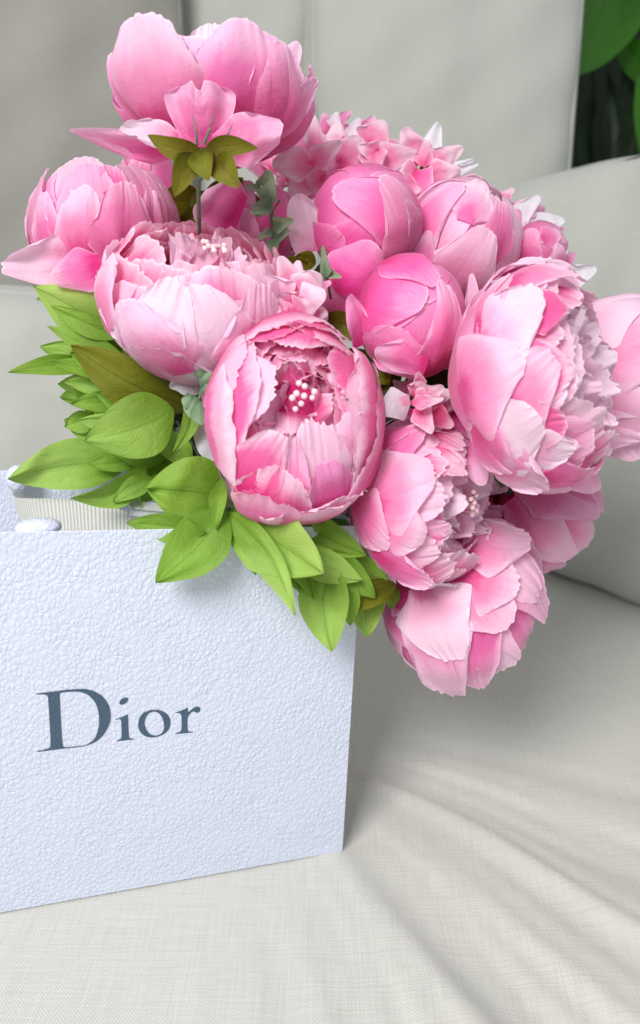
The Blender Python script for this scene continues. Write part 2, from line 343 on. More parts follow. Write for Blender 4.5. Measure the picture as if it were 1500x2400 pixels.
def heart(fl, mats, tip0=44, nr=4, stamens=11, r0=0.86, tuft=14, tz=0.42, off=(0, 0), tuftmat='salmon'):
    """the open middle: nested rims, a frilled tuft of small petals and beaded stamens"""
    r = r0
    for k in range(nr):
        ring(fl, 6, tip0+k*1.0, 125, 0.56, r, mats[k % len(mats)], az0=k*37+rng.uniform(0, 30), jit=12, jt=7,
             nu=44, nv=14, crimp=0.02, ruffle=0.045, teeth=0.034, flare=rng.uniform(-0.05, 0.03), round_=0.22, taper=0.1)
        r -= 0.10
    c = fl['c']; Mx = fl['M']; R = fl['R']
    for i in range(tuft):                                        # small upright frilled petals
        az = math.radians(i*137.5+rng.uniform(-25, 25)); rad = 0.12+0.34*math.sqrt((i+0.5)/tuft)*rng.uniform(0.8, 1.15)
        ln = tz+rng.uniform(-0.10, 0.08)-0.25*(rad/0.46)**2*tz*0.3
        ca, sa = math.cos(az), math.sin(az)
        p0 = np.array([ca*rad*0.6+off[0], sa*rad*0.6+off[1], -0.10])
        p1 = np.array([ca*rad*1.2+off[0], sa*rad*1.2+off[1], ln])
        tw = rng.uniform(-0.9, 0.9)
        nrm = np.array([-ca-tw*sa, -sa+tw*ca, 0.25])
        free(fl['o'], Mx@(p0*R)+c, Mx@(p1*R)+c, R*rng.uniform(0.20, 0.34), Mx@nrm, mat=[mats[(i+1) % len(mats)], 'blush', tuftmat][i % 3], nu=24, nv=11, cup=rng.uniform(0.1, 0.6), arch=rng.uniform(-0.15, 0.2),
             curl=rng.uniform(-0.35, 0.2), ruffle=0.22, crimp=0.08, teeth=0.07, round_=0.38, b0=0.4, twist=rng.uniform(-0.3, 0.3), name='inner_petal')
    ball('hollow_plug', c+Mx@(np.array([off[0]*0.8, off[1]*0.8, 0.06])*R), 0.30*R, M['inner'], fl['o'], 16)  # pink ball added to plug the black hollow under the tuft
    for i in range(stamens):
        az = i*2.4+rng.uniform(-0.5, 0.5); rad = 0.02+0.125*math.sqrt(i/stamens)*rng.uniform(0.8, 1.1)
        q = np.array([math.cos(az)*rad+off[0], math.sin(az)*rad+off[1], tz*0.92+0.04*rng.rand()+0.03])
        W = Mx@(q*R)+c; W0 = Mx@(np.array([off[0]+q[0]*0.2, off[1]+q[1]*0.2, 0.0])*R)+c
        s = tube('stamen', [W0, (W0+W)/2, W], 0.00035, M['filam'], fl['o'], 5)
        ball('anther', W, 0.0015+0.0003*rng.rand(), M['bead'], s, 8)

# ------------------------------------------------------------ free sheets: leaves, florets, loose outer petals
def free(parent, A, B, hw, nrm=None, mat='leaf', kind='petal', nu=18, nv=14, arch=0.0, cup=0.0, fold=0.0, curl=0.0, ruffle=0.0, twist=0.0,
         bend=0.0, teeth=0.0, notch=0.0, b0=0.25, vm=0.6, round_=0.4, name='petal', roll=0.0, crimp=0.0, seed=None):
    r = np.random.RandomState(seed if seed is not None else rng.randint(1 << 30))
    e = B-A; Ln = np.linalg.norm(e); e = e/Ln
    if nrm is None: nrm = CAM-(A+B)/2
    n = nrm-e*(nrm@e); n /= np.linalg.norm(n)+1e-9; s = np.cross(e, n)
    ro = math.radians(roll); n, s = n*math.cos(ro)+s*math.sin(ro), s*math.cos(ro)-n*math.sin(ro)
    u, v = np.meshgrid(np.linspace(-1, 1, nu), np.linspace(0, 1, nv))
    if kind == 'leaf':
        wv = np.sin(PI*np.clip(v, 0, 1)**0.86)**0.82*(1-0.12*v); wv = wv/wv.max(); wv = np.maximum(wv, 0.05*(1-v)); E = 1.0
        wv = wv*(1+0.04*interp_noise(v*2-1, 9, r))
    else:
        wv = outline_w(v, b0, vm); E = 1-round_*np.abs(u)**2.4-notch*np.exp(-(u/0.18)**2)+teeth*interp_noise(u, 15, r)
    a = twist*(v-0.3); su = u*wv
    off = (arch*np.sin(PI*v)+curl*v**3)*Ln+hw*(cup*su*su-fold*(1-np.abs(su))*0.6*np.sin(PI*np.clip(v, 0.05, 0.98)))
    off = off+hw*ruffle*v*(interp_noise(u, 6, r)*0.7+interp_noise(v*2-1+u*0.3, 7, r)*0.5)+hw*crimp*v**4*interp_noise(u, 22, r)
    X = A+e*(Ln*v*E)[..., None]+s*((su*np.cos(a)*hw)+bend*Ln*np.sin(PI*v))[..., None]+n*(off+su*np.sin(a)*hw)[..., None]
    return grid(name, X, M[mat] if isinstance(mat, str) else mat, parent)
def fp(parent, a, b, wpx, da, db, **k):                           # free sheet between two seen points with depths
    return free(parent, at(*a, da), at(*b, db), wpx*(da+db)/2/FPX, **k)

HUB = at(560, 1290, 0.50)                                          # stems gather in the mouth of the bag
def stem(fl, rad=0.0022, m='stem', z0=-0.95):
    b = fl['c']+fl['M']@(np.array([0, 0, z0])*fl['S'])
    d = fl['M'][:, 2]*-0.03
    tube('stem', [b-d*0.15, b+d, HUB*0.6+b*0.4+np.array([0, 0.02, 0]), HUB], rad, M[m], fl['o'])
def calyx(fl, n=5, mat='olive', rf=1.03):
    for i in range(n):
        az = i*360/n+20
        shell(fl, pol(az, 178), pol(az+8, 128), 0.28, rf+0.02, mat, nu=12, nv=10, b0=0.5, vm=0.4, round_=0.85, teeth=0, crimp=0, name='sepal')
def core(fl, mat='inner', rf=0.80, top=70):                        # closed body below the rims so nothing shows through
    ring(fl, 5, top, 172, 0.95, rf, mat, nu=18, nv=12, crimp=0, teeth=0.01, b0=0.6)

# ============================================================ SETTING
def sheet_surface(name, P, m, kind=None):
    o = grid(name, P, m)
    if kind: o['kind'] = kind
    return o
# seat: a loose linen cover with soft folds fanning towards the front right
def build_seat():
    nx, ny = 430, 470
    X, Y = np.meshgrid(np.linspace(-0.9, 0.9, nx), np.linspace(-0.35, 1.5, ny))
    r = np.random.RandomState(3)
    Z = np.zeros_like(X)
    # folds: ridges radiate from a point behind the bag's corner and die out near it
    px, py = -0.10, 0.62
    ang = np.arctan2(Y-py, X-px); rad = np.hypot(X-px, Y-py)
    q = (ang-math.radians(-50))/math.radians(30)
    fan = 0.55*interp_noise(np.clip(q, -1.1, 1.1)*1.0, 15, r)+0.45*interp_noise(np.clip(q+0.13, -1.1, 1.1), 25, r)
    fan = fan+0.22*interp_noise(np.clip(q+0.05*np.sin(rad*20), -1.1, 1.1), 44, r)
    env = np.exp(-(q/1.0)**4)*np.clip((rad-0.12)/0.22, 0, 1)
    Z += 0.027*fan*env*(0.7+0.3*np.sin(rad*14))
    Z += 0.0025*np.sin(X*9+Y*5+1)*np.sin(Y*7-X*3)
    Z += 0.0012*np.sin(X*31-Y*17)*np.sin(Y*23+X*11+2)
    # softly sagging towards the bag, level where the bag stands
    b = np.exp(-(((X+0.08)/0.16)**2+((Y-0.44)/0.10)**2))
    Z = Z*(1-b)
    Z -= 0.001
    return sheet_surface('sofa_seat', np.stack([X, Y, Z], 2), M['seat'], 'structure')
build_seat()
def slab(name, label, x0, x1, y, z0, z1, th, m, yaw=0, lean=8, puff=0.03, seed=1, toph=None, wr=0.0042, seam=True, group='linen cushions of the sofa', corner=0.05, edgefold=0):
    r = np.random.RandomState(seed)
    W, H = (x1-x0)/2, (z1-z0)/2
    c = np.array([(x0+x1)/2, y, (z0+z1)/2])
    o = empty(name, (c[0], c[1], z0), label, 'cushion', group)
    cy, sy = math.cos(math.radians(yaw)), math.sin(math.radians(yaw)); cl, sl = math.cos(math.radians(lean)), math.sin(math.radians(lean))
    def place(x, yy, z):
        y2, z2 = yy*cl+(z+H)*sl, (z+H)*cl-yy*sl-H
        return np.stack([x*cy-y2*sy, x*sy+y2*cy, z2], -1)+c
    n = 90
    a, b = np.meshgrid(np.linspace(-1, 1, n), np.linspace(-1, 1, n))
    # both faces and the border from one mapping: square -> rounded rectangle
    def outline(a, b):
        k = corner/max(W, H)
        sq = np.maximum(np.abs(a), np.abs(b)); nrm = np.sqrt(a*a+b*b)+1e-9
        f = 1-0.09*(np.abs(a*b))**2.5+0.004*np.sin(a*9+b*7+seed)
        return a*W*f, b*H*f
    fx, fz = outline(a, b)
    if toph is not None: fz = np.where(fz > 0, fz*(1+toph(fx)*(fz/H)), fz)
    ed = (1-np.abs(a)**6)*(1-np.abs(b)**6)
    nz = wr*(np.sin(fx*23+fz*11+seed)*np.sin(fz*17-fx*9)+0.6*np.sin(fx*61-fz*37+seed*2)*np.sin(fz*29+fx*13)) 
    near = np.exp(-((1-np.abs(a))/0.16)**1)
    nz = nz+wr*3.0*near*interp_noise(np.clip(b*1.0, -1.1, 1.1), 19, r)
    y_f = -(th/2+puff*1.35*(np.clip(ed, 0, 1)**0.7))+0.0-nz
    grid('front_panel', place(fx, y_f, fz), m, o)
    grid('back_panel', place(fx, -y_f, fz), m, o, True)
    # border strip
    t = np.linspace(0, 1, 4*60+1); q = (t*4) % 4; side = q.astype(int) % 4; f = (q-side)*2-1
    bx = np.choose(side, [f, np.ones_like(f), -f, -np.ones_like(f)]); bz = np.choose(side, [-np.ones_like(f), f, np.ones_like(f), -f])
    ox, oz = outline(bx, bz)
    if toph is not None: oz = np.where(oz > 0, oz*(1+toph(ox)*(oz/H)), oz)
    v = np.linspace(-1, 1, 13)
    bul = (1-v**2)[:, None]*0.018
    nx_, nz_ = np.abs(bx)**8*np.sign(bx), np.abs(bz)**8*np.sign(bz)
    P = place(ox[None]+bul*nx_[None], (v*th/2)[:, None]*np.ones_like(ox)[None], oz[None]+bul*nz_[None])
    grid('border', P, m, o)
    if seam:
        R = 0.0032; ths = np.linspace(0, 2*PI, 9)
        for sgn in (-1, 1):
            P = place(ox[:, None]+R*np.cos(ths)[None]*nx_[:, None]+0*ox[:, None], sgn*th/2+R*np.sin(ths)[None]+0*ox[:, None], oz[:, None]+R*np.cos(ths)[None]*nz_[:, None])
            grid('piping', P, m, o)
    return o

# ---- cushions
slab('back_cushion', 'tall pale grey linen cushion beside the dark plant', -0.008, 0.316, 1.14, 0.02, 0.98, 0.11, M['cushion'], yaw=2, lean=4, puff=0.022, seed=2)
slab('back_cushion', 'narrow strip of pale cushion between the dark left cushion and the tall pale one', -0.40, -0.012, 1.17, 0.02, 1.0, 0.10, M['cushion'], yaw=-4, lean=4, puff=0.02, seed=5)
slab('back_cushion', 'large shaded warm grey cushion at the upper left behind the blooms', -0.80, -0.150, 0.98, 0.02, 0.95, 0.12, M['cushion_shade'], yaw=24, lean=2, puff=0.03, seed=8)
slab('scatter_cushion', 'low grey cushion standing behind the bag at the left edge', -0.62, -0.175, 0.80, -0.01, 0.325, 0.12, M['cushion'], yaw=8, lean=16, puff=0.03, seed=11, wr=0.004)
a0, a1 = on_seat(1290, 1370), on_seat(1500, 1450)
dr = (a1-a0)/np.linalg.norm(a1-a0); yw = math.degrees(math.atan2(dr[1], dr[0]))
cc = a0+dr*0.12+np.array([-dr[1], dr[0], 0])*0.10
slab('arm_cushion', 'broad pale grey linen cushion leaning at the right behind the bouquet', cc[0]-0.46, cc[0]+0.46, cc[1], -0.01, 0.452, 0.15, M['cushion'], yaw=yw, lean=10, puff=0.035, seed=21,
     toph=lambda x: 0.24*np.clip((x+0.15)/0.10, 0, 1.8)**1.5-0.10*np.clip((-0.13-x)/0.25, 0, 1)**1.3+0.012*np.sin(x*26), wr=0.006, seam=False)
# shaded room behind the sofa
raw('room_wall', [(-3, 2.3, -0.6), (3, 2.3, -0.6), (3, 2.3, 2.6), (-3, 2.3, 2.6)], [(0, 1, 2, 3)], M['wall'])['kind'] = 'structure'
# ---- plant beside the tall cushion
o = empty('house_plant', at(1440, 420, 1.40), 'dark glossy house plant with broad leaves behind the right cushion', 'plant')
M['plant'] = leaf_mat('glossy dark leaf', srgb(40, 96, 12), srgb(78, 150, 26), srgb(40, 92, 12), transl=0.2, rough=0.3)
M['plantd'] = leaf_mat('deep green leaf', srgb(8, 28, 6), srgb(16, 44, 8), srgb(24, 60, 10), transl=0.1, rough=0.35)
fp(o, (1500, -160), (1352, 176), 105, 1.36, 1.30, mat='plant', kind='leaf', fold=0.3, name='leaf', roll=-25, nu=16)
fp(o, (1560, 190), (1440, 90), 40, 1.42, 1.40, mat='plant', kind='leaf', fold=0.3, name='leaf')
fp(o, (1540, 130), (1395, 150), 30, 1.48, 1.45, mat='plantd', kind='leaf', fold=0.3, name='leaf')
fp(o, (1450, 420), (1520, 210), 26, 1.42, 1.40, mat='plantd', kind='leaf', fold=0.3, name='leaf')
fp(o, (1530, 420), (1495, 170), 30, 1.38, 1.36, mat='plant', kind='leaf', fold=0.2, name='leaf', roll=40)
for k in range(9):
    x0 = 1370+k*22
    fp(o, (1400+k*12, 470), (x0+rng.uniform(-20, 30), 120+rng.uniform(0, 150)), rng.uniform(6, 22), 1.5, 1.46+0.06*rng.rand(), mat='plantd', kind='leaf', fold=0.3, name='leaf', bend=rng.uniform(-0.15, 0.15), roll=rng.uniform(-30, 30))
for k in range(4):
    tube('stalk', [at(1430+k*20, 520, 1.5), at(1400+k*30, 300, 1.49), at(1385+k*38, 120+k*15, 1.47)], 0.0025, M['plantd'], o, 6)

# ---- gift bag
BR, BL = on_seat(803, 1995), on_seat(0, 2140)
E1 = (BR-BL)/np.linalg.norm(BR-BL); NB = np.cross([0, 0, 1], E1); NB *= np.sign(NB[1])
ln = math.radians(-5.0); UB = np.array([0, 0, 1])*math.cos(ln)+NB*math.sin(ln); PN = np.cross(E1, UB); PN /= np.linalg.norm(PN)
def on_bag(x, y, out=0.0):
    r = ray(x, y); P = CAM+r*(((BR-CAM)@PN)/(r@PN)); return P+out*(PN if PN@(CAM-P) > 0 else -PN)
TR, TL = on_bag(851, 1232), on_bag(0, 1248)
BLx = BL-E1*0.035; TLx = TL+(TL-TR)/np.linalg.norm(TL-TR)*0.035
bag = empty('gift_bag', (BR+BLx)/2, 'white pebble-grained gift bag with dark serif lettering and ribbon handles', 'bag')
def board(name, c, t, m):              # a card panel: four corners (bl, br, tr, tl), thickness vector t
    V = [c[0], c[1], c[2], c[3], c[0]+t, c[1]+t, c[2]+t, c[3]+t]
    F = [(0, 1, 2, 3), (7, 6, 5, 4), (0, 4, 5, 1), (1, 5, 6, 2), (2, 6, 7, 3), (3, 7, 4, 0)]
    o = raw(name, V, F, m, bag)
    b = o.modifiers.new('bevel', 'BEVEL'); b.width = 0.00038; b.segments = 3
    return o
DB = NB*0.092; UPV = np.array([0, 0, 0.004])
board('front_panel', [BLx, BR, TR, TLx], NB*0.0008, M['bag'])
BKR, BKL = BR+DB, BLx+DB; TKR, TKL = TR+DB+UPV, TLx+DB+UPV
board('back_panel', [BKL, BKR, TKR, TKL], NB*0.0008, M['bag'])
ins = E1*-0.018
mid_b, mid_t = (BR+BKR)/2+ins*0.3, (TR+TKR)/2+ins
board('side_gusset', [BR+NB*0.0012, mid_b, mid_t, TR+NB*0.0012], -E1*0.0006, M['bag'])
board('side_gusset', [mid_b, BKR-NB*0.0004, TKR-NB*0.0004, mid_t], -E1*0.0006, M['bag'])
board('base', [BLx+NB*0.001, BKL-NB*0.001, BKR-NB*0.001-E1*0.002, BR+NB*0.001-E1*0.002], np.array([0, 0, 0.001]), M['bag'])
# lettering
M['print'] = bag_mat('slate blue print on the grain', srgb(66, 88, 110))
from mathutils.geometry import tessellate_polygon
def chaikin(p, n):
    p = np.array(p, float)
    for _ in range(n):
        q = np.roll(p, -1, 0); p = np.stack([p*0.8+q*0.2, p*0.2+q*0.8], 1).reshape(-1, 2)
    return p
def glyph(loops, sm):
    loops = [chaikin(l, sm) for l in loops]
    W = [[on_bag(60+x/3.409, 1580+y/3.409, 0.0003) for x, y in l] for l in loops]
    f2 = [[Vector(((P-BR)@E1, (P-BR)@UB, 0)) for P in l] for l in W]
    V = [P for l in W for P in l]
    o = raw('letter', V, [tuple(t) for t in tessellate_polygon(f2)], M['print'], bag); return o
D_out = [(84,152),(120,149),(190,140),(270,131),(340,122),(400,117),(470,116),(540,130),(600,162),(640,202),(668,255),(682,315),(677,375),(655,432),(620,487),(575,530),(520,558),(450,577),(370,586),(300,593),(200,606),(140,613),(96,620),(93,613),(120,607),(150,600),(180,594),(194,585),(199,570),(200,540),(196,450),(190,360),(185,270),(181,200),(178,178),(170,166),(150,160),(120,159),(86,160)]
D_in = [(272,148),(305,143),(340,139),(400,136),(450,142),(500,163),(545,207),(572,258),(586,320),(588,390),(578,450),(555,508),(520,545),(480,565),(420,574),(340,581),(306,581),(299,572),(296,560),(290,490),(285,420),(280,330),(276,250),(273,190)]
glyph([D_out, D_in], 2)
glyph([[(718,358),(740,352),(760,346),(790,331),(816,318),(819,350),(820,400),(822,450),(824,490),(827,503),(835,510),(866,513),(866,519),(800,526),(728,535),(726,529),(750,522),(761,516),(766,505),(768,470),(766,420),(764,380),(761,364),(752,357),(740,357),(719,363)]], 1)
glyph([[(784+36*math.cos(t)*0.96-28*math.sin(t)*0.25, 213-36*math.cos(t)*0.25+28*math.sin(t)*0.98) for t in np.linspace(0, 2*PI, 24, endpoint=False)]], 0)
glyph([[(898,400),(905,350),(935,310),(985,287),(1040,281),(1090,290),(1130,315),(1155,355),(1158,395),(1145,440),(1110,475),(1060,497),(1005,505),(955,495),(918,465),(902,435)],
       [(948,390),(958,345),(985,308),(1025,294),(1060,305),(1090,340),(1105,390),(1106,430),(1092,465),(1060,487),(1020,489),(985,470),(960,435)]], 2)
glyph([[(1196,304),(1240,290),(1270,277),(1296,264),(1296,285),(1296,306),(1320,285),(1350,262),(1380,256),(1396,270),(1394,292),(1378,306),(1358,304),(1345,294),(1325,300),(1304,325),(1292,350),(1292,400),(1294,435),(1298,452),(1310,459),(1338,457),(1338,463),(1270,470),(1196,475),(1196,470),(1222,464),(1238,456),(1244,440),(1246,400),(1246,350),(1244,325),(1236,312),(1220,307),(1198,309)]], 1)
# padded roll where the ribbon passes through the rim, front and back
def pad(px, py, rx, rz, dd):
    c = dd
    th = np.linspace(0, 2*PI, 33); ph = np.linspace(0.01, PI-0.01, 18)
    P = np.stack([np.sin(ph)[:, None]*np.cos(th), np.sin(ph)[:, None]*np.sin(th), np.cos(ph)[:, None]*np.ones(33)], 2)
    Q = P[..., :1]*E1*rx+P[..., 1:2]*NB*0.008+P[..., 2:]*UB*rz
    grid('padded_roll', Q+c, M['bag'], bag)
pad(0, 0, 0.0115, 0.0050, on_bag(86, 1252)+NB*0.0095)
Pb = CAM+ray(48, 1112)*(((BKR-CAM)@PN)/(ray(48, 1112)@PN)); pad(0, 0, 0.0075, 0.0085, Pb-NB*0.009)
# ribbon loop standing in the mouth
def ribbon_mat():
    m, nt, b, N, L = nodes('ivory grosgrain ribbon')
    tc = N('ShaderNodeTexCoord'); sp = N('ShaderNodeSeparateXYZ'); L(tc.outputs['UV'], sp.inputs[0])
    s = math_(N, L, 'SINE', math_(N, L, 'MULTIPLY', sp.outputs[0], 620.0))
    c = mixc(N, L, math_(N, L, 'MULTIPLY_ADD', s, 0.5, 0.5), srgb(222, 221, 212), srgb(250, 249, 243)); L(c, b.inputs['Base Color'])
    b.inputs['Roughness'].default_value = 0.4; b.inputs['Sheen Weight'].default_value = 0.3
    bp = N('ShaderNodeBump', Strength=0.6, Distance=0.0005); L(s, bp.inputs['Height']); L(bp.outputs[0], b.inputs['Normal'])
    tr = N('ShaderNodeBsdfTranslucent'); L(c, tr.inputs[0]); mx = N('ShaderNodeMixShader'); mx.inputs[0].default_value = 0.35
    L(b.outputs[0], mx.inputs[1]); L(tr.outputs[0], mx.inputs[2]); L(mx.outputs[0], nt.nodes['Material Output'].inputs[0])
    return m
M['ribbon'] = ribbon_mat()
def smooth_pts(p, n):
    p = np.array(p, float); t = np.linspace(0, len(p)-1, n); out = []
    for s in t:
        i = min(int(s), len(p)-2); f = s-i; p0, p1, p2, p3 = p[max(i-1, 0)], p[i], p[i+1], p[min(i+2, len(p)-1)]
        out.append(0.5*((2*p1)+(-p0+p2)*f+(2*p0-5*p1+4*p2-p3)*f*f+(-p0+3*p1-3*p2+p3)*f**3))
    return np.array(out)
top_ = smooth_pts([at(430,1215,.505), at(330,1178,.505), at(250,1158,.503), at(160,1145,.498), at(90,1137,.492), at(48,1141,.482), at(31,1152,.474), at(36,1165,.466), at(70,1168,.463), at(140,1169,.464), at(210,1180,.466), at(290,1197,.468), at(350,1240,.470)], 150)
bot_ = smooth_pts([at(430,1300,.515), at(330,1262,.515), at(250,1246,.513), at(165,1240,.508), at(105,1240,.502), at(68,1243,.492), at(55,1250,.484), at(60,1256,.474), at(85,1262,.468), at(150,1266,.467), at(215,1270,.468), at(290,1276,.470), at(350,1290,.472)], 150)
vv = np.linspace(0, 1, 14)[:, None, None]
rb = grid('ribbon_handle', bot_[None]*(1-vv)+top_[None]*vv, M['ribbon'], bag)
# clear plastic clip on the ribbon
cp = nodes('clear plastic'); cb = cp[2]; cb.inputs['Base Color'].default_value = (0.93, 0.95, 0.94, 1); cb.inputs['Roughness'].default_value = 0.12
cb.inputs['Transmission Weight'].default_value = 0.75; cb.inputs['IOR'].default_value = 1.3; M['clear'] = cp[0]
clip = empty('plastic_clip', at(330, 1190, .462), 'small clear plastic folded clip beside the ribbon, under the leaves', 'clip')
prof = [(294,1178),(297,1173),(302,1173),(305,1178),(309,1190),(313,1193),(315,1188)]
front = [at(x, y, .460) for x, y in prof]; fr = smooth_pts(front, 26)
d1 = at(380, 1180, .4645)-at(302, 1173, .460)
vv = np.linspace(0, 1, 12)[:, None, None]
oc = grid('folded_strip', fr[None]+vv*d1, M['clear'], clip); so = oc.modifiers.new('thickness', 'SOLIDIFY'); so.thickness = 0.0005
fr2 = smooth_pts([at(294,1178,.460), at(298,1192,.4605), at(303,1209,.461)], 10)
oc = grid('flat_strip', fr2[None]+vv*d1, M['clear'], clip); so = oc.modifiers.new('thickness', 'SOLIDIFY'); so.thickness = 0.0005

# ============================================================ PEONIES
def F_center():
    f = flower(686, 985, .420, 236, (0.10, 0.12, 0.98), 0.80, sx=0.91, sy=1.06, label='open pink peony at the centre showing its pearly stamens')
    core(f, rf=0.70, top=85)
    W = dict(ruffle=0.035, teeth=0.035, crimp=0.016, round_=0.18, taper=0.05, b0=0.6, cup=-0.02)
    ring(f, 5, 98, 172, 0.80, 1.0, ['rose', 'pale'], az0=10)
    ring(f, 5, 60, 150, 0.80, 0.90, ['rimmed'], az0=40, **W)
    ring(f, 5, 46, 140, 0.70, 0.85, ['rimmed', 'rose'], az0=70, **W)
    W = dict(ruffle=0.03, teeth=0.045, crimp=0.016, taper=0.2, b0=0.7)
    for a_, b_, w_, rf_, m_, ro in [((700, 740), (680, 822), 105, .925, 'rimmed', .4), ((640, 750), (640, 800), 110, .95, 'rimmed', .3), ((760, 750), (745, 800), 110, .945, 'blush', .3), ((700, 730), (700, 772), 150, .975, 'rimmed', .2), ((700, 730), (730, 756), 160, .995, 'blush', .2),      # top
                                ((895, 1060), (790, 1000), 120, .915, 'blush', .5), ((885, 900), (778, 880), 110, .93, 'rimmed', .5), ((900, 1000), (815, 970), 170, .955, 'blush', .4), ((905, 985), (848, 955), 190, .98, 'rimmed', .3), ((905, 1040), (880, 1010), 170, 1.005, 'rose', .2),   # right
                                ((500, 930), (652, 905), 118, .945, 'blush', .55), ((490, 960), (612, 880), 150, .965, 'rimmed', .4), ((480, 880), (570, 850), 110, .985, 'blush', .3),                                                     # left
                                ((740, 1240), (735, 985), 112, .93, 'blush', .35), ((680, 1240), (690, 1030), 60, .945, 'rose', .4), ((790, 1240), (765, 1078), 80, .955, 'hot', .35),        # bottom
                                ((565, 1160), (655, 1015), 78, .985, 'rimmed', .4), ((480, 1000), (552, 975), 140, 1.0, 'pale', .4), ((620, 1230), (665, 1105), 110, .995, 'rimmed', .3),
                                ((760, 1250), (800, 1165), 110, 1.0, 'blush', .3), ((620, 1250), (640, 1160), 110, 1.015, 'rose', .3), ((720, 1260), (720, 1195), 120, 1.02, 'blush', .2)]:
        pt(f, a_, b_, w_, rf_, mat=m_, round_=ro, **W)
    heart(f, ['inner', 'rimmed'], tip0=38, nr=2, stamens=9, r0=0.78, tuft=34, tz=0.54, off=(0.05, 0.10), tuftmat='rimmed')
    q = f['o']
    fp(q, (560, 1060), (462, 985), 60, .455, .45, mat='white', name='outer_petal', ruffle=0.25, curl=0.1, round_=0.2, b0=0.7)
    fp(q, (640, 1180), (505, 1115), 30, .46, .45, mat='white', name='outer_petal', ruffle=0.2)
    fp(q, (760, 1160), (770, 1262), 50, .47, .462, mat='pale', name='outer_petal', ruffle=0.2)
    fp(q, (700, 1180), (705, 1234), 60, .45, .445, mat='white', name='outer_petal', ruffle=0.2, b0=0.8)
    stem(f)
F_center()
def F_left_open():
    f = flower(462, 690, .450, 230, (0.16, 0.80, 0.58), 0.86, sx=1.0, sy=1.0, label='open blush peony left of centre, its frilled heart facing up')
    core(f, rf=0.74, top=85)
    ring(f, 5, 100, 172, 0.80, 1.0, ['blush', 'pale'], az0=30)
    ring(f, 6, 78, 155, 0.70, 0.985, ['blush', 'pale', 'blush'], az0=0, crimp=0.018)
    W = dict(ruffle=0.035, teeth=0.035, crimp=0.018, round_=0.2, taper=0.08, b0=0.6)
    ring(f, 5, 62, 145, 0.76, 0.955, ['blush', 'rimmed'], az0=25, **W)
    ring(f, 5, 53, 140, 0.70, 0.92, ['salmon', 'rimmed'], az0=60, **W)
    ring(f, 5, 46, 140, 0.66, 0.87, ['rimmed', 'salmon'], az0=20, **W)
    pt(f, (430, 880), (300, 700), 110, 1.035, mat='blush', crimp=0.016)
    pt(f, (360, 900), (410, 660), 120, 1.015, mat='pale', crimp=0.02)
    pt(f, (560, 890), (460, 670), 115, 1.025, mat='pale', crimp=0.02)
    pt(f, (560, 880), (600, 670), 100, 1.04, mat='blush', crimp=0.02)
    pt(f, (250, 780), (275, 600), 60, 1.03, mat='blush', crimp=0.02)
    heart(f, ['salmon', 'blush', 'inner'], tip0=40, nr=3, stamens=11, r0=0.80, tuft=16, tz=0.50, off=(0.12, -0.02))
    fp(f['o'], (470, 850), (400, 892), 60, .462, .44, mat='white', name='outer_petal', ruffle=0.4, b0=0.8, round_=0.1)
    fp(f['o'], (560, 520), (460, 478), 90, .50, .48, mat='rose', name='outer_petal', ruffle=0.3, b0=0.7)
    stem(f)
F_left_open()
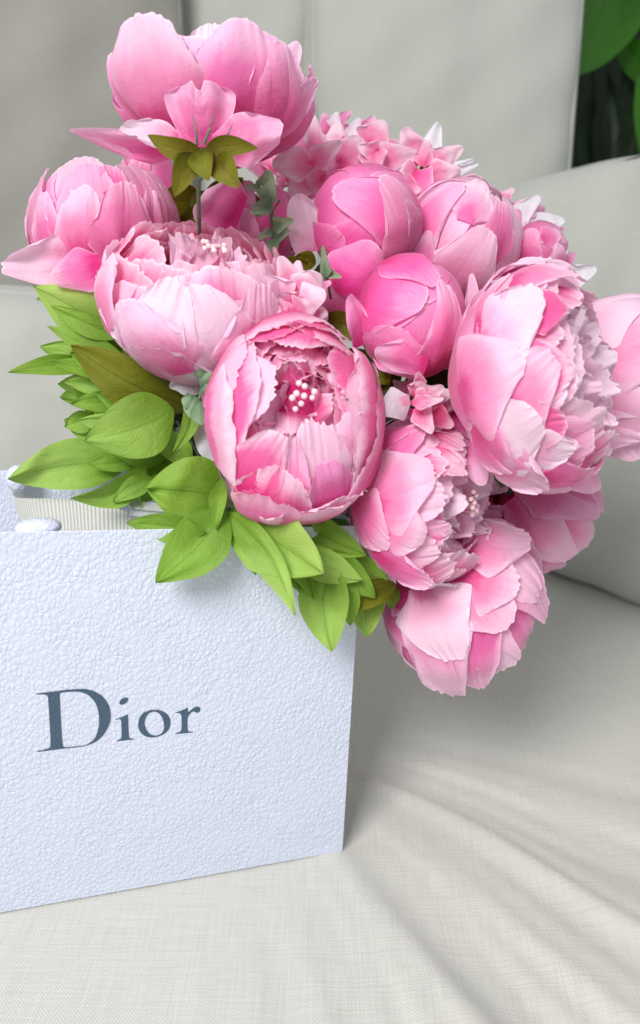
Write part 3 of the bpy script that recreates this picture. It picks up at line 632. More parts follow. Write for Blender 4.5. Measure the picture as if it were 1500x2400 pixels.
def F_right():
    f = flower(1272, 890, .420, 272, (0.87, 0.10, 0.48), 0.76, label='largest peony at the right, pale outer petals and heart turned right')
    core(f, rf=0.72, top=85)
    ring(f, 5, 105, 172, 0.80, 0.99, ['rose', 'blush'], az0=0)
    ring(f, 6, 84, 155, 0.66, 0.975, ['blush', 'rose', 'pale'], az0=30, crimp=0.014)
    ring(f, 8, 70, 145, 0.50, 0.965, ['rose', 'blush', 'pale'], az0=10, ruffle=0.03, teeth=0.04, crimp=0.018)
    ring(f, 7, 61, 142, 0.56, 0.945, ['rimmed', 'blush'], az0=30, ruffle=0.03, teeth=0.035, crimp=0.015)
    ring(f, 6, 54, 140, 0.60, 0.92, ['rimmed', 'rose'], az0=45, ruffle=0.035, teeth=0.035, crimp=0.015)
    ring(f, 6, 47, 140, 0.60, 0.885, ['rimmed'], az0=15, ruffle=0.035, teeth=0.035, crimp=0.015)
    pt(f, (1120, 780), (1200, 640), 60, 1.02, mat='blush')
    pt(f, (1120, 830), (1270, 700), 105, 1.02, mat='pale', crimp=0.014)
    pt(f, (1075, 940), (1225, 830), 120, 1.05, mat='blush', crimp=0.012, round_=0.55)
    pt(f, (1180, 960), (1305, 840), 90, 1.015, mat='blush', crimp=0.016)
    pt(f, (1220, 880), (1345, 850), 80, .985, mat='rimmed', crimp=0.016)
    pt(f, (1200, 1010), (1330, 1000), 80, .99, mat='rimmed', crimp=0.016)
    pt(f, (1220, 740), (1330, 710), 60, .99, mat='rimmed', crimp=0.02)
    pt(f, (1160, 690), (1360, 648), 55, 1.01, mat='blush', crimp=0.02)
    pt(f, (1130, 1050), (1275, 990), 115, 1.03, mat='pale', crimp=0.010, round_=0.5)
    pt(f, (1110, 1000), (1200, 1110), 85, 1.045, mat='rose', crimp=0.014)
    pt(f, (1150, 1050), (1290, 1140), 85, 1.03, mat='blush', crimp=0.02)
    pt(f, (1240, 1060), (1350, 1060), 60, 1.0, mat='pale', crimp=0.016)
    pt(f, (1260, 1120), (1400, 1110), 60, 1.01, mat='rose', crimp=0.016)
    heart(f, ['rimmed', 'blush', 'pale'], tip0=44, nr=3, stamens=0, r0=0.86, tuft=20, tz=0.50, tuftmat='pale')
    fp(f['o'], (1130, 1020), (1105, 640), 34, .47, .455, mat='rose', name='outer_petal', ruffle=0.3, b0=0.6, bend=-0.05)
    fp(f['o'], (1075, 960), (1130, 1135), 55, .45, .43, mat='rose', name='outer_petal', ruffle=0.3, b0=0.8, cup=0.5, bend=0.05)
    fp(f['o'], (1300, 1060), (1400, 1150), 60, .44, .44, mat='rose', name='outer_petal', ruffle=0.25)
    stem(f)
F_right()
def F_lower():
    f = flower(1003, 1175, .462, 212, (0.87, -0.04, 0.50), 0.84, label='pink peony below the large right one, heart turned right')
    core(f, rf=0.72, top=85)
    ring(f, 5, 105, 172, 0.80, 0.99, ['rose', 'blush'], az0=20)
    ring(f, 6, 84, 155, 0.66, 0.975, ['blush', 'rose'], az0=0, crimp=0.014)
    ring(f, 7, 68, 145, 0.54, 0.96, ['blush', 'rose'], az0=30, ruffle=0.03, teeth=0.04, crimp=0.018)
    ring(f, 7, 60, 142, 0.52, 0.94, ['rimmed', 'blush', 'pale'], az0=5, ruffle=0.03, teeth=0.035, crimp=0.015)
    ring(f, 7, 53, 140, 0.52, 0.91, ['rimmed', 'blush'], az0=25, ruffle=0.035, teeth=0.035, crimp=0.015)
    ring(f, 7, 47, 140, 0.50, 0.88, ['rose', 'salmon'], az0=0, ruffle=0.035, teeth=0.034, crimp=0.02)
    pt(f, (850, 1120), (990, 1000), 90, 1.02, mat='rose')
    pt(f, (860, 1180), (1020, 1110), 105, 1.035, mat='blush', round_=0.55)
    pt(f, (830, 1180), (915, 1270), 75, 1.05, mat='rose')
    pt(f, (900, 1220), (1000, 1250), 75, 1.03, mat='blush')
    pt(f, (870, 1290), (1010, 1360), 55, 1.03, mat='rose')
    heart(f, ['rimmed', 'blush', 'pale'], tip0=44, nr=3, stamens=8, r0=0.86, tuft=18, tz=0.52, tuftmat='pale')
    stem(f)
F_lower()
def F_bottom():
    f = flower(1090, 1408, .512, 208, (0.66, -0.60, -0.10), 0.92, label='lowest peony hanging over the seat, seen from behind')
    core(f, 'rose', rf=0.74, top=60)
    ring(f, 5, 70, 170, 0.75, 0.97, ['blush', 'rose'], az0=0, crimp=0.016)
    ring(f, 6, 48, 150, 0.60, 0.94, ['rose', 'blush'], az0=30, crimp=0.016, teeth=0.034)
    ring(f, 6, 40, 150, 0.60, 0.89, ['rose'], az0=0, crimp=0.016, teeth=0.034)
    pt(f, (990, 1370), (1075, 1545), 100, 1.03, mat='pale', crimp=0.014, round_=0.5)
    pt(f, (1020, 1400), (1062, 1625), 85, 0.985, mat='blush', crimp=0.02, lift0=0.06, round_=0.6)
    pt(f, (1090, 1400), (1120, 1600), 80, 0.97, mat='rose', crimp=0.02, lift0=0.03, round_=0.6)
    pt(f, (1060, 1360), (1190, 1470), 90, 1.0, mat='blush', crimp=0.02)
    pt(f, (1060, 1290), (1240, 1270), 95, 1.03, mat='blush', crimp=0.02, round_=0.5)
    pt(f, (1090, 1350), (1215, 1360), 80, 1.01, mat='blush', crimp=0.02)
    pt(f, (1100, 1240), (1270, 1210), 60, 0.99, mat='dusky', crimp=0.02)
    fp(f['o'], (950, 1370), (925, 1445), 30, .50, .48, mat='rose', name='outer_petal', ruffle=0.3, cup=0.5)
    fp(f['o'], (1030, 1350), (1030, 1398), 60, .50, .485, mat='blush', name='outer_petal', ruffle=0.2, b0=0.8)
    fp(f['o'], (1110, 1420), (1240, 1440), 70, .54, .53, mat='rose', name='outer_petal', ruffle=0.3, roll=20)
    stem(f)
F_bottom()
def F_top():
    f = flower(500, 215, .470, 250, (0.04, 0.92, 0.02), 0.62, sx=1.0, sy=0.9, label='topmost peony seen from below, standing on its own stem')
    core(f, 'rose', rf=0.76, top=80)
    ring(f, 6, 86, 168, 0.62, 0.93, ['rose', 'blush'], az0=20, pleat=0.012)
    ring(f, 8, 74, 160, 0.42, 0.84, ['rose', 'pale'], az0=50, flare=0.05)
    ring(f, 7, 66, 160, 0.55, 0.97, ['rose', 'hot'], az0=0, pleat=0.012, skip=lambda a: 200 < a < 340)
    pt(f, (430, 345), (362, 62), 140, 1.03, mat='blush', pleat=0.026, crimp=0.012, round_=0.30, lift0=0.18, cup=-0.15, b0=0.5)
    pt(f, (545, 345), (588, 80), 152, 1.02, mat='rose', pleat=0.036, crimp=0.012, lift0=0.17, cup=-0.16, b0=0.5, round_=0.32)
    pt(f, (480, 345), (455, 120), 60, 0.90, mat='rose', pleat=0.01)
    pt(f, (600, 345), (640, 110), 90, 1.04, mat='rose', pleat=0.022, crimp=0.006, lift0=0.10, cup=-0.10, b0=0.5)
    pt(f, (590, 340), (675, 120), 75, 1.05, mat='rose', pleat=0.02, crimp=0.008, cup=-0.05)
    pt(f, (560, 330), (730, 180), 60, 1.03, mat='rose', pleat=0.015)
    pt(f, (400, 330), (265, 120), 60, 0.99, mat='rose', pleat=0.01)
    q = f['o']
    fp(q, (478, 345), (466, 182), 84, .418, .408, mat='dusky', name='outer_petal', notch=0.20, ruffle=0.5, cup=-0.18, b0=0.6, vm=0.85, nu=40, nv=24, round_=0.10, teeth=0.04, crimp=0.1)
    fp(q, (500, 345), (662, 300), 62, .418, .404, mat='dusky', name='outer_petal', ruffle=0.55, cup=-0.3, b0=0.45, crimp=0.1, nu=30, nv=20, round_=0.35, roll=-8)
    fp(q, (440, 330), (168, 306), 28, .43, .42, mat='rose', name='outer_petal', ruffle=0.7, b0=0.6, curl=0.12, bend=-0.12, twist=1.2, nu=24, nv=22)
    fp(q, (430, 330), (282, 298), 44, .425, .41, mat='pale', name='outer_petal', crimp=0.15, ruffle=0.6, b0=0.5, roll=45, nu=24)
    fp(q, (640, 200), (700, 100), 40, .50, .50, mat='blush', name='outer_petal', ruffle=0.35)
    for i, (a, b, w_) in enumerate([((470, 352), (345, 316), 26), ((478, 345), (490, 425), 30), ((480, 350), (606, 348), 24), ((455, 360), (408, 462), 32), ((500, 370), (560, 440), 34)]):
        fp(q, a, b, w_, .405, .40, mat='olive', kind='leaf', name='sepal', arch=0.1, cup=0.3, bend=(0.1 if i % 2 else -0.08), roll=[-10, 12, 10, -20, 15][i])
    for a, b in (((462, 340), (449, 262)), ((478, 338), (500, 262)), ((520, 335), (545, 290))):
        tube('spur', [at(*a, .407), at((a[0]+b[0])/2+3, (a[1]+b[1])/2, .402), at(*b, .404)], [0.0009, 0.0005, 0.0001], M['stem'], q, 6)
    tube('collar', [at(468, 372, .415), at(468, 422, .418)], 0.0017, M['stem'], q, 10)
    tube('stem', [at(472, 345, .42), at(468, 400, .42), at(466, 490, .44), at(480, 700, .50), HUB], 0.0012, M['stem'], q, 8)
F_top()
def F_left():
    f = flower(243, 535, .505, 178, (-0.05, 0.95, 0.05), 0.86, label='peony at the far left edge seen from the side, lower petals flared')
    core(f, 'rose', rf=0.74, top=70)
    ring(f, 7, 34, 165, 0.66, 0.93, ['rose', 'blush'], az0=10, pleat=0.008, round_=0.3)
    ring(f, 5, 20, 165, 0.62, 0.88, ['rose'], az0=0)
    ring(f, 6, 45, 160, 0.55, 0.97, ['rose', 'dusky'], az0=40, pleat=0.014)
    pt(f, (210, 640), (190, 430), 75, 1.02, mat='blush', pleat=0.018)
    pt(f, (280, 640), (290, 425), 80, 1.04, mat='dusky', pleat=0.02)
    pt(f, (140, 620), (110, 450), 60, 1.0, mat='rose', pleat=0.012)
    pt(f, (320, 620), (350, 440), 50, 1.0, mat='rose', pleat=0.015)
    pt(f, (250, 480), (250, 390), 60, 0.98, mat='rose')
    q = f['o']
    fp(q, (230, 615), (5, 625), 66, .475, .46, mat='blush', name='outer_petal', ruffle=0.3, b0=0.45, curl=0.1, nu=26, nv=18, teeth=0.04)
    fp(q, (240, 620), (120, 655), 52, .455, .45, mat='rose', name='outer_petal', ruffle=0.3, b0=0.5, nu=22)
    fp(q, (290, 630), (210, 672), 40, .47, .46, mat='pale', name='outer_petal', ruffle=0.3, b0=0.5)
    stem(f)
F_left()
def F_bud_a():
    f = flower(856, 515, .485, 133, (0.10, 0.30, 0.90), 1.0, label='upper closed round pink bud with a wavy petal at its left', cat='peony bud', name='peony_bud', group='closed buds in the bouquet')
    ring(f, 4, -10, 150, 1.1, 0.94, ['hot'], crimp=0, teeth=0.01, nu=26)
    pt(f, (760, 640), (885, 505), 95, 0.985, mat='hot', teeth=0.02, crimp=0.008, round_=0.55)
    pt(f, (990, 560), (780, 455), 88, 1.0, mat='hot', teeth=0.02, crimp=0.01)
    pt(f, (740, 620), (800, 545), 80, 1.02, mat='hot', teeth=0.02)
    pt(f, (950, 650), (892, 415), 74, 1.035, mat='dusky', teeth=0.02, crimp=0.012)
    pt(f, (1000, 620), (950, 470), 40, 1.03, mat='rose')
    q = f['o']
    fp(q, (735, 590), (695, 455), 46, .48, .465, mat='pale', name='outer_petal', ruffle=0.5, b0=0.9, round_=0.2, nu=22, nv=18, vm=0.3)
    fp(q, (800, 690), (880, 570), 78, .462, .448, mat='hot', name='outer_petal', ruffle=0.25, cup=-0.4, b0=0.6, nu=24, nv=16)
    fp(q, (800, 760), (800, 620), 62, .472, .46, mat='dusky', name='outer_petal', ruffle=0.2, b0=0.7)
    fp(q, (985, 640), (990, 480), 30, .50, .49, mat='rose', name='outer_petal', ruffle=0.2)
    calyx(f); stem(f)
F_bud_a()
def F_bud_b():
    f = flower(964, 742, .445, 138, (0.05, 0.20, 0.95), 1.0, sx=0.97, sy=1.02, label='lower closed round pink bud between the open peonies', cat='peony bud', name='peony_bud', group='closed buds in the bouquet')
    ring(f, 4, -10, 150, 1.1, 0.94, ['hot'], crimp=0, teeth=0.01, nu=26)
    pt(f, (840, 700), (1000, 700), 118, 0.985, mat='hot', teeth=0.01, crimp=0.004, round_=0.6)
    pt(f, (930, 900), (925, 765), 110, 1.0, mat='hot', teeth=0.025, crimp=0.006, round_=0.3, tilt=0.012)
    pt(f, (880, 600), (1030, 665), 60, 1.02, mat='hot', teeth=0.02, crimp=0.01, round_=0.4)
    pt(f, (985, 900), (1035, 655), 68, 1.045, mat='rose', teeth=0.03, crimp=0.014, pleat=0.012)
    q = f['o']
    fp(q, (850, 810), (820, 690), 32, .44, .425, mat='hot', name='outer_petal', ruffle=0.5, b0=0.9, cup=0.8, nu=22, bend=0.08)
    fp(q, (1000, 860), (880, 820), 46, .425, .415, mat='rose', name='outer_petal', ruffle=0.4, b0=0.7, cup=-0.4, nu=24, bend=0.1)
    fp(q, (900, 790), (985, 880), 60, .44, .435, mat='rose', name='outer_petal', ruffle=0.25, b0=0.8)
    fp(q, (1020, 860), (1060, 800), 50, .46, .455, mat='dusky', name='outer_petal', ruffle=0.3)
    calyx(f); stem(f)
F_bud_b()
def F_back():
    f = flower(1080, 560, .515, 150, (0.30, 0.40, 0.45), 0.92, label='pale pink peony behind the two buds, smooth wide petals', name='peony')
    core(f, 'rose', rf=0.78, top=40)
    ring(f, 6, 10, 150, 0.70, 0.95, ['rose', 'blush'], crimp=0.006)
    pt(f, (960, 640), (1090, 440), 75, 1.0, mat='rose')
    pt(f, (1090, 520), (1130, 425), 60, 1.0, mat='pale', crimp=0.015)
    pt(f, (1010, 700), (1150, 540), 108, 1.04, mat='blush', round_=0.5, teeth=0.015, crimp=0.008)
    pt(f, (1150, 620), (1180, 470), 50, 1.02, mat='dusky')
    q = f['o']
    fp(q, (985, 640), (1005, 540), 30, .49, .48, mat='rose', name='outer_petal', ruffle=0.3)
    fp(q, (1110, 560), (1175, 455), 36, .53, .52, mat='dusky', name='outer_petal', ruffle=0.3)
    stem(f)
F_back()
def F_hidden(x, y, d, R, ax, label, mats, g=None):
    f = flower(x, y, d, R, ax, 0.85, label=label)
    core(f, mats[0], rf=0.76, top=60)
    ring(f, 7, 80, 165, 0.5, 0.99, mats, az0=15, pleat=0.012); ring(f, 7, 50, 160, 0.52, 0.96, mats, pleat=0.012); ring(f, 6, 35, 160, 0.6, 0.91, mats[::-1], az0=30)
    stem(f); return f
F_hidden(590, 520, .545, 130, (0.2, 0.9, 0.2), 'half hidden pink peony behind the stem of the topmost bloom', ['rose', 'hot'])
f = F_hidden(345, 400, .56, 62, (0.1, 0.95, 0.1), 'small pink bloom tucked under the topmost peony', ['dusky', 'rose'])
fp(f['o'], (390, 520), (375, 330), 42, .54, .53, mat='rose', name='outer_petal', ruffle=0.3)
f = F_hidden(1440, 880, .535, 190, (0.8, 0.1, -0.3), 'pale pink peony half cut off at the right edge', ['pale', 'blush'])
fp(f['o'], (1385, 980), (1500, 800), 100, .50, .49, mat='pale', name='outer_petal', ruffle=0.4, crimp=0.1, nu=34)
fp(f['o'], (1385, 960), (1520, 1010), 90, .505, .50, mat='blush', name='outer_petal', ruffle=0.4, crimp=0.1, nu=34)
fp(f['o'], (1400, 860), (1450, 712), 70, .515, .505, mat='pale', name='outer_petal', ruffle=0.4, crimp=0.1, nu=34)
fp(f['o'], (1420, 960), (1495, 1075), 70, .52, .51, mat='blush', name='outer_petal', ruffle=0.4, crimp=0.1, nu=34)
F_hidden(1272, 1200, .56, 150, (0.6, -0.3, -0.3), 'pink peony low at the right behind the large one, mostly hidden', ['blush', 'dusky'])
F_hidden(1205, 1175, .56, 95, (0.2, 0.1, 0.9), 'small deep pink bloom wedged between the three right-hand peonies', ['rose', 'blush'])
f = flower(1262, 585, .52, 66, (0.6, 0.1, 0.3), 1.0, label='small dusky pink bud above the large right peony', cat='peony bud', name='peony_bud', group='closed buds in the bouquet')
ring(f, 5, 0, 150, 0.9, 0.95, ['dusky'], crimp=0, teeth=0.01, nu=20)
pt(f, (1225, 630), (1250, 535), 48, 1.02, mat='dusky', nu=20, nv=12); pt(f, (1300, 640), (1305, 570), 34, 1.05, mat='blush', nu=20, nv=12); pt(f, (1270, 560), (1310, 545), 30, 1.0, mat='dusky', nu=20, nv=12); stem(f, 0.0012)

# ============================================================ HYDRANGEA FLORETS
def hyd(label, pos, petals, stem_to=None, leafy=()):
    o = empty('hydrangea', at(*pos), label, 'hydrangea', 'hydrangea sprays in the bouquet')
    for (a, b, w_, da, db, *k) in petals:
        kk = dict(k[0]) if k else {}
        mat = kk.pop('mat', 'floret')
        fp(o, a, b, w_*1.18, da, db, mat=mat, ruffle=kk.pop('ruffle', 0.35), b0=kk.pop('b0', 0.3), vm=0.55, round_=kk.pop('round_', 0.55), nu=18, nv=14, cup=kk.pop('cup', rng.uniform(-0.2, 0.3)),
           curl=kk.pop('curl', rng.uniform(-0.1, 0.1)), **kk)
    c = at(*pos); tube('stem', [c, c*0.75+HUB*0.25+np.array([0, 0.02, 0]), HUB], 0.0013, M['stemo'], o, 6)
    return o
D1 = .53
hyd('pink hydrangea spray above the upper bud, white-tipped petals', (820, 400, .53), [
 ((745, 375), (735, 270), 22, D1, .52), ((730, 385), (800, 330), 26, .515, .505, dict(mat='floret')), ((735, 385), (640, 385), 34, .52, .515, dict(round_=0.35)),
 ((790, 370), (790, 290), 40, D1, .53), ((810, 360), (845, 275), 24, .55, .55, dict(mat='white')), ((800, 390), (850, 320), 46, .52, .515),
 ((860, 350), (905, 285), 40, .53, .53), ((870, 340), (880, 420), 30, .515, .51), ((875, 380), (980, 360), 34, .52, .52), ((850, 350), (770, 420), 44, .535, .53, dict(mat='rose')),
 ((760, 420), (720, 400), 30, .53, .52), ((735, 390), (680, 470), 40, .535, .53, dict(mat='floret')), ((700, 410), (640, 350), 20, .56, .56),
 ((780, 300), (790, 262), 16, .56, .56, dict(mat='white')), ((890, 360), (840, 345), 22, .515, .51), ((740, 400), (760, 470), 30, .54, .53, dict(mat='rose')),
 ((900, 400), (940, 425), 40, .535, .53, dict(mat='rose')), ((640, 400), (560, 372), 24, .57, .57), ((620, 330), (690, 300), 30, .58, .58, dict(mat='dusky')), ((700, 350), (735, 300), 30, .57, .57, dict(mat='dusky'))])
hyd('pink and white star-shaped hydrangea florets at the top right', (990, 390, .53), [
 ((985, 385), (945, 300), 36, D1, .525), ((1000, 375), (1030, 285), 30, .54, .54, dict(mat='white', round_=0.8)), ((1000, 395), (1085, 345), 28, .525, .52), ((990, 390), (1000, 330), 22, .52, .52),
 ((1000, 405), (1080, 400), 26, .52, .515), ((980, 400), (925, 415), 26, .52, .515), ((970, 405), (1010, 470), 36, .515, .505, dict(mat='rose')), ((1040, 400), (1115, 372), 10, .55, .55, dict(mat='white')),
 ((1050, 410), (1120, 385), 12, .55, .55, dict(mat='white')), ((960, 420), (930, 400), 30, .53, .53, dict(mat='rose')), ((1040, 420), (1085, 425), 24, .535, .535), ((940, 430), (985, 450), 24, .51, .505), ((980, 370), (960, 350), 26, .545, .545)])
hyd('blush hydrangea floret between the two open peonies', (695, 700, .435), [
 ((700, 700), (655, 600), 32, .43, .425), ((690, 690), (700, 610), 24, .435, .435, dict(mat='pale')), ((705, 695), (745, 640), 42, .43, .42), ((700, 705), (765, 690), 34, .425, .42, dict(mat='pale')), ((690, 735), (735, 715), 36, .42, .415),
 ((680, 715), (600, 645), 40, .43, .42, dict(mat='pale')), ((690, 725), (590, 715), 28, .425, .42, dict(mat='pale')), ((690, 720), (650, 690), 30, .425, .42), ((700, 720), (700, 760), 36, .43, .42), ((720, 740), (770, 735), 30, .435, .43, dict(mat='floret'))])
hyd('small pink hydrangea floret under the lower bud', (965, 935, .435), [
 ((960, 935), (886, 965), 36, .425, .415, dict(mat='white', cup=-0.4)), ((968, 930), (1000, 890), 24, .43, .42), ((975, 945), (1040, 905), 24, .425, .42), ((975, 940), (1060, 920), 30, .43, .43), ((965, 945), (1040, 935), 16, .415, .41),
 ((975, 955), (1015, 1015), 24, .425, .415), ((990, 950), (1060, 1000), 30, .435, .43, dict(mat='salmon')), ((985, 905), (980, 870), 14, .43, .425), ((1000, 985), (1040, 1000), 30, .44, .435), ((970, 960), (960, 985), 22, .44, .435, dict(mat='rose')), ((1010, 960), (1060, 945), 26, .44, .44, dict(mat='rose'))])
hyd('pale hydrangea florets at the right shoulder of the bouquet', (1210, 545, .54), [
 ((1190, 530), (1262, 462), 26, .55, .55, dict(mat='white')), ((1220, 530), (1325, 515), 22, .55, .55, dict(mat='white', round_=0.3)), ((1190, 540), (1180, 460), 26, .54, .54, dict(mat='dusky')), ((1190, 550), (1215, 490), 26, .535, .53, dict(mat='dusky')),
 ((1200, 520), (1280, 490), 30, .56, .56, dict(mat='dusky')), ((1210, 620), (1185, 560), 26, .54, .54, dict(mat='dusky')), ((1240, 640), (1270, 600), 14, .50, .50, dict(mat='white')), ((1280, 640), (1290, 600), 12, .50, .50, dict(mat='white')),
 ((1310, 600), (1325, 560), 14, .55, .55, dict(mat='white')), ((1320, 660), (1395, 630), 26, .53, .53, dict(mat='white')), ((1200, 560), (1160, 480), 20, .53, .53, dict(mat='dusky'))])

def florets(o, pts, r_, mats=('floret', 'rose', 'floret', 'dusky')):
    for i, (x, y, d) in enumerate(pts):
        c = at(x, y, d); n = camdir(rng.uniform(-0.7, 0.7), rng.uniform(-0.3, 0.9), rng.uniform(0.3, 1)); a0_ = rng.uniform(0, 1.5)
        e = np.cross(n, UP); e /= np.linalg.norm(e); g = np.cross(n, e); k = rng.randint(4, 6)
        for j in range(k):
            t = a0_+2*PI*j/k+rng.uniform(-0.2, 0.2); dv = e*math.cos(t)+g*math.sin(t)
            rr = r_*d/FPX*rng.uniform(0.85, 1.2)
            free(o, c+dv*rr*0.06, c+dv*rr+n*rr*rng.uniform(0.1, 0.5), rr*0.46, n, mat=mats[i % len(mats)], ruffle=0.3, b0=0.3, vm=0.6, round_=0.5, nu=16, nv=11, cup=rng.uniform(-0.2, 0.3), curl=rng.uniform(-0.2, 0.2))
        ball('floret_eye', c+n*rr*0.06, rr*0.07, M['bead'], o, 6)
hs = [o_ for o_ in COL.objects if o_.name.startswith('hydrangea')]
florets(hs[0], [(760, 350, .55), (835, 325, .56), (905, 345, .55), (700, 375, .56), (865, 405, .55), (720, 455, .555), (670, 430, .56), (775, 310, .57), (930, 390, .56), (640, 400, .575), (790, 420, .55)], 54)
florets(hs[1], [(1010, 420, .55), (1055, 430, .55), (960, 440, .545), (1080, 445, .56), (1030, 370, .56), (1120, 470, .55)], 48)
florets(hs[4], [(1200, 500, .56), (1235, 525, .56), (1175, 470, .56), (1275, 540, .57), (1240, 640, .56), (1310, 620, .57)], 46, ('floret', 'dusky'))
florets(hs[3], [(1000, 960, .45), (1035, 975, .455), (950, 925, .455)], 44)
florets(hs[2], [(660, 660, .45), (735, 680, .445)], 48)
# ============================================================ LEAVES
def over_rim(x, y, d):                                            # leaves hang outside the bag, in front of its face
    if y > 1232 and x < 860: return min(d, float((on_bag(x, y)-CAM)@FW)-0.010)
    return d
def spray(label, hub, leaves, cat='leaf spray', name='leaf_spray', group='green leaf sprays of the bouquet', sm='stemo'):
    o = empty(name, at(*hub), label, cat, group)
    h = at(*hub)
    for (a, b, w_, da, db, *k) in leaves:
        kk = dict(k[0]) if k else {}
        da, db = over_rim(*a, da), over_rim(*b, db)
        fp(o, a, b, w_*1.02, da, db, mat=kk.pop('mat', 'leaf'), kind='leaf', nu=17, nv=22, fold=kk.pop('fold', rng.uniform(0.35, 0.6)), arch=kk.pop('arch', rng.uniform(0.0, 0.14)), cup=kk.pop('cup', rng.uniform(-0.1, 0.3)), ruffle=kk.pop('ruffle', 0.24),
           name='leaf', roll=kk.pop('roll', rng.uniform(-16, 16)), twist=kk.pop('twist', rng.uniform(-0.45, 0.45)), bend=kk.pop('bend', rng.uniform(-0.05, 0.05)), curl=rng.uniform(-0.10, 0.12), **kk)
    tube('stem', [h, h*0.5+HUB*0.5+np.array([0, 0.01, 0.0]), HUB], 0.0013, M[sm], o, 6)
    return o
extra = []
for i in range(30):
    x, y = rng.uniform(250, 440), rng.uniform(780, 1120); an = math.radians(rng.uniform(150, 215)); l_ = rng.uniform(70, 130); d_ = rng.uniform(.475, .51)
    extra.append(((x, y), (x+l_*math.cos(an), y-l_*math.sin(an)), rng.uniform(24, 38), d_, d_-.01, dict(mat='dark' if i % 3 == 0 else 'leafd')))
spray('whorl of green leaves hanging over the middle of the bag rim', (525, 1185, .44), [
 ((535, 1165), (345, 1145), 84, .435, .415, dict(mat='leafd', fold=0.2, bend=0.02)), ((480, 1246), (296, 1224), 34, .43, .42, dict(mat='leafd', twist=0, bend=0)), ((532, 1195), (364, 1364), 66, .42, .405, dict(mat='leafd')),
 ((545, 1180), (762, 1345), 84, .425, .40, dict(mat='leaf', bend=0.03)), ((533, 1200), (702, 1438), 44, .42, .405, dict(mat='leaf', roll=35, bend=-0.09)), ((520, 1120), (505, 1240), 20, .415, .41, dict(mat='leafd', fold=0.9)),
 ((560, 1120), (490, 1200), 34, .44, .43, dict(mat='dark')), ((545, 1200), (600, 1345), 30, .43, .42, dict(mat='leafd')), ((560, 1200), (660, 1375), 34, .435, .425), ((620, 1225), (735, 1405), 36, .44, .43, dict(mat='leafd')), ((480, 1200), (410, 1290), 26, .435, .43, dict(mat='leafd')), ((450, 1150), (390, 1180), 24, .44, .435)])
spray('right-hand cluster of leaves hanging past the bag corner', (850, 1330, .47), [
 ((760, 1310), (776, 1524), 58, .45, .435), ((860, 1380), (862, 1492), 40, .47, .46), ((928, 1368), (805, 1434), 30, .455, .445, dict(mat='olive')), ((862, 1325), (785, 1322), 26, .455, .44, dict(mat='olive')),
 ((740, 1225), (880, 1345), 62, .46, .46, dict(mat='leafd')), ((600, 1240), (700, 1300), 34, .44, .43), ((640, 1210), (860, 1300), 46, .445, .44, dict(mat='leafd')), ((680, 1290), (850, 1360), 40, .44, .435), ((780, 1290), (880, 1400), 34, .455, .445, dict(mat='leafd')), ((800, 1340), (820, 1470), 30, .455, .445, dict(mat='leafd')), ((720, 1290), (740, 1440), 34, .45, .44, dict(mat='leafd')), ((840, 1300), (900, 1440), 34, .475, .465), ((660, 1330), (760, 1355), 40, .455, .45, dict(mat='leafd')), ((700, 1340), (830, 1400), 54, .46, .455), ((745, 1215), (742, 1248), 18, .44, .43, dict(mat='leaf')),
 ((920, 1370), (915, 1430), 20, .48, .475, dict(mat='leafd')), ((800, 1230), (860, 1310), 50, .475, .47, dict(mat='dark'))])
spray('broad light green leaves left of the central peony', (400, 1000, .47), [
 ((408, 960), (202, 1030), 74, .45, .425, dict(bend=-0.05, mat='leaf')), ((300, 1085), (18, 1122), 58, .47, .44, dict(bend=0.05, mat='leaf', ruffle=0.3)), ((345, 1095), (160, 1165), 34, .46, .44, dict(bend=-0.15, twist=0.8)),
 ((400, 1060), (245, 1040), 44, .47, .46, dict(mat='leafd')), ((420, 1110), (300, 1020), 50, .475, .465, dict(mat='leafd')), ((450, 1080), (360, 1010), 34, .46, .455, dict(mat='leaf')), ((440, 920), (405, 1060), 20, .445, .44, dict(mat='leafd', fold=0.8, bend=-0.15)),
 ((360, 1130), (330, 1180), 26, .475, .47, dict(mat='leafd')), ((400, 1110), (350, 1165), 24, .47, .465, dict(mat='leafd')), ((215, 975), (150, 1000), 26, .48, .475), ((260, 1020), (150, 985), 30, .485, .48),
 ((330, 1075), (205, 1090), 22, .465, .455, dict(mat='leafd')), ((360, 1120), (262, 1178), 24, .46, .45), ((430, 1090), (385, 1185), 26, .455, .45, dict(mat='leafd')), ((340, 1010), (180, 985), 26, .465, .455), ((330, 990), (225, 920), 26, .47, .46, dict(mat='leafd')), ((300, 1130), (330, 1195), 20, .465, .46)])
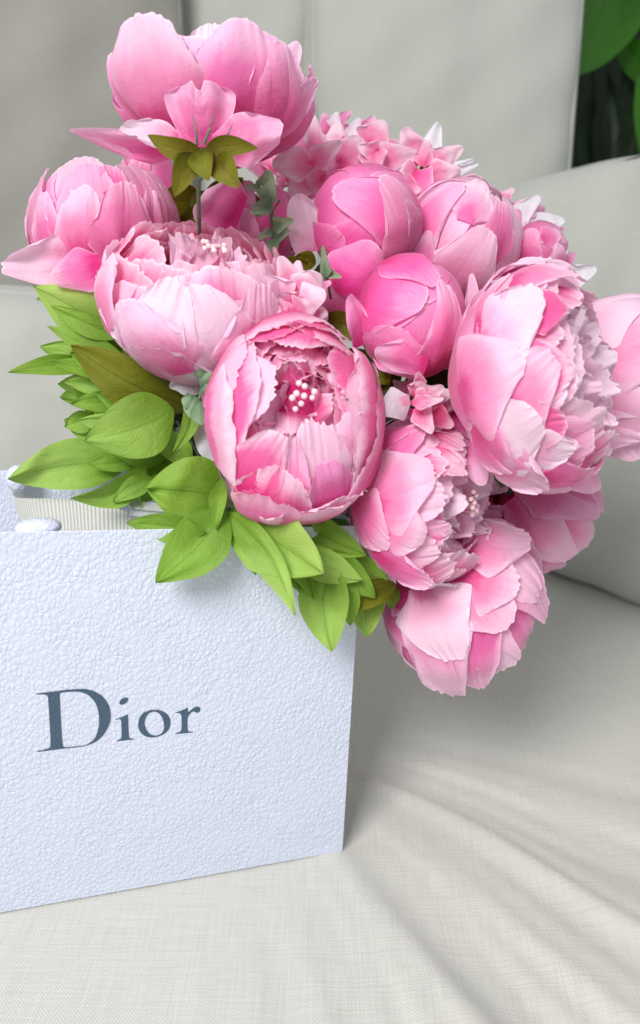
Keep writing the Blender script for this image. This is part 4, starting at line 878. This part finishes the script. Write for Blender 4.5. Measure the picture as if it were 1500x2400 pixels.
spray('long green leaves at the left under the side peony', (300, 860, .49), [
 ((290, 810), (80, 672), 62, .48, .455, dict(bend=0.05)), ((300, 830), (92, 690), 40, .485, .465, dict(roll=30, mat='leafd', bend=0.10)), ((270, 800), (78, 670), 50, .50, .48, dict(mat='leafd', bend=0.12)), ((230, 860), (20, 872), 24, .49, .46, dict(mat='leafd', bend=0.05)),
 ((250, 860), (92, 812), 32, .49, .475), ((260, 905), (135, 900), 32, .50, .49), ((300, 930), (140, 930), 40, .505, .495, dict(mat='leafd')), ((250, 1000), (150, 890), 34, .495, .485, dict(mat='leafd', roll=35)), ((320, 980), (190, 900), 46, .51, .50, dict(mat='leafd')),
 ((300, 850), (110, 765), 26, .475, .46), ((300, 880), (120, 850), 26, .475, .46, dict(mat='leafd')), ((310, 920), (150, 895), 26, .475, .465), ((290, 950), (165, 945), 24, .475, .465, dict(mat='leafd')), ((280, 790), (120, 720), 28, .47, .45), ((170, 780), (130, 740), 18, .50, .49), ((240, 600), (205, 650), 22, .48, .475), ((250, 700), (215, 600), 22, .485, .48), ((330, 530), (290, 510), 28, .47, .47, dict(mat='leafd')), ((230, 670), (180, 690), 30, .49, .485, dict(mat='leaf')), ((260, 720), (235, 665), 28, .485, .48)]+extra)
spray('olive-tinged leaves tucked under the blush peony', (440, 940, .465), [
 ((448, 955), (165, 808), 62, .465, .445, dict(mat='olive', bend=-0.04, fold=0.2)), ((330, 900), (165, 830), 40, .475, .46, dict(mat='leafd')), ((470, 900), (380, 890), 30, .465, .46, dict(mat='olive')), ((485, 905), (572, 762), 14, .435, .425, dict(mat='olive', bend=0.14)),
 ((690, 640), (720, 610), 34, .47, .465, dict(mat='olive')), ((740, 620), (690, 600), 24, .475, .47, dict(mat='olive')), ((760, 740), (860, 800), 30, .455, .45, dict(mat='olive')), ((870, 850), (915, 900), 30, .455, .45, dict(mat='olive')),
 ((880, 880), (900, 930), 28, .46, .455, dict(mat='dark')), ((1065, 870), (1058, 930), 14, .45, .45, dict(mat='olive'))], group='green leaf sprays of the bouquet')
# leaves added inside the bouquet, their dark colour fills the gaps with shade
fo = empty('filler_foliage', at(700, 900, .53), 'dark olive leaves added to fill the dark gaps between the peonies', 'foliage')
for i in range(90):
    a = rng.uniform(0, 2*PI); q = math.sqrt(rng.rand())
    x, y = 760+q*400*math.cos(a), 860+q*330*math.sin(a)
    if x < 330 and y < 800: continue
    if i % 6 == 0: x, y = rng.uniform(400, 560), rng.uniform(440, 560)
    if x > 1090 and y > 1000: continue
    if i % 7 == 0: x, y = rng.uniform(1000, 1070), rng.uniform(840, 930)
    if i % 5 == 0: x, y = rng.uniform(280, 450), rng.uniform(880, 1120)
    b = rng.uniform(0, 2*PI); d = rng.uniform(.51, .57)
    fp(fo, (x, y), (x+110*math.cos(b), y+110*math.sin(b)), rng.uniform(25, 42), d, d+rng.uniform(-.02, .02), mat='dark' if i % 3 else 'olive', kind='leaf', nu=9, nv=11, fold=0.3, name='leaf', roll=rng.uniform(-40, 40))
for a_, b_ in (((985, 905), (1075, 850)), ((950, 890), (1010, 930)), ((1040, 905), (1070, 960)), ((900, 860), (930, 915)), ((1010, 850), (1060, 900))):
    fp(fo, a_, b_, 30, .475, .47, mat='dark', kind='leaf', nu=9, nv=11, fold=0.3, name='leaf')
# grey green sprigs
def sprig(label, st, leaves, buds=()):
    o = empty('sprig', at(*st[0]), label, 'sprig', 'grey green filler sprigs')
    tube('stem', [at(*p) for p in st], 0.0009, M['stem'], o, 6)
    for (a, b, w_, d) in leaves:
        fp(o, a, b, w_, d, d-.005, mat='sage', kind='petal', round_=0.7, b0=0.3, name='leaf', cup=0.35, fold=0.2, nu=13, nv=12, ruffle=0.1)
    for (x, y, d, r, an) in buds:
        fp(o, (x, y), (x+math.cos(an)*r*2.2, y+math.sin(an)*r*2.2), r, d, d-.003, mat='sage', kind='leaf', name='bud_leaf', cup=-0.8, nu=13, nv=12)
    return o
sprig('grey green round-leaved sprig behind the blush peony', [(640, 590, .48), (636, 520, .475), (632, 460, .47), (618, 430, .47)], [
 ((622, 440), (632, 398), 26, .468), ((622, 470), (640, 420), 26, .464), ((612, 440), (572, 438), 11, .468), ((640, 480), (590, 482), 18, .466), ((632, 485), (586, 500), 16, .464), ((634, 540), (605, 560), 12, .47), ((640, 530), (688, 515), 20, .466), ((642, 555), (680, 540), 18, .47), ((640, 560), (640, 610), 16, .47), ((600, 505), (615, 480), 14, .47)])
tube('stem', [at(660, 545, .472), at(640, 500, .47), at(655, 470, .47)], 0.0006, M['stem'], fo, 5)
sprig('single pointed grey green sprig between the buds and the blush peony', [(775, 700, .46), (768, 660, .45), (760, 630, .45)], [((765, 650), (756, 576), 14, .445), ((770, 640), (800, 650), 12, .447), ((765, 655), (740, 640), 10, .447)])
sprig('pale green bud cluster between blush and central peonies', [(490, 860, .44), (475, 910, .43), (465, 940, .425)], [], [(470, 905, .425, 20, -0.8), (478, 890, .425, 18, -1.9), (470, 920, .42, 15, -0.3), (462, 930, .42, 24, 1.9), (470, 940, .415, 26, 1.55), (455, 925, .42, 18, 2.2)])
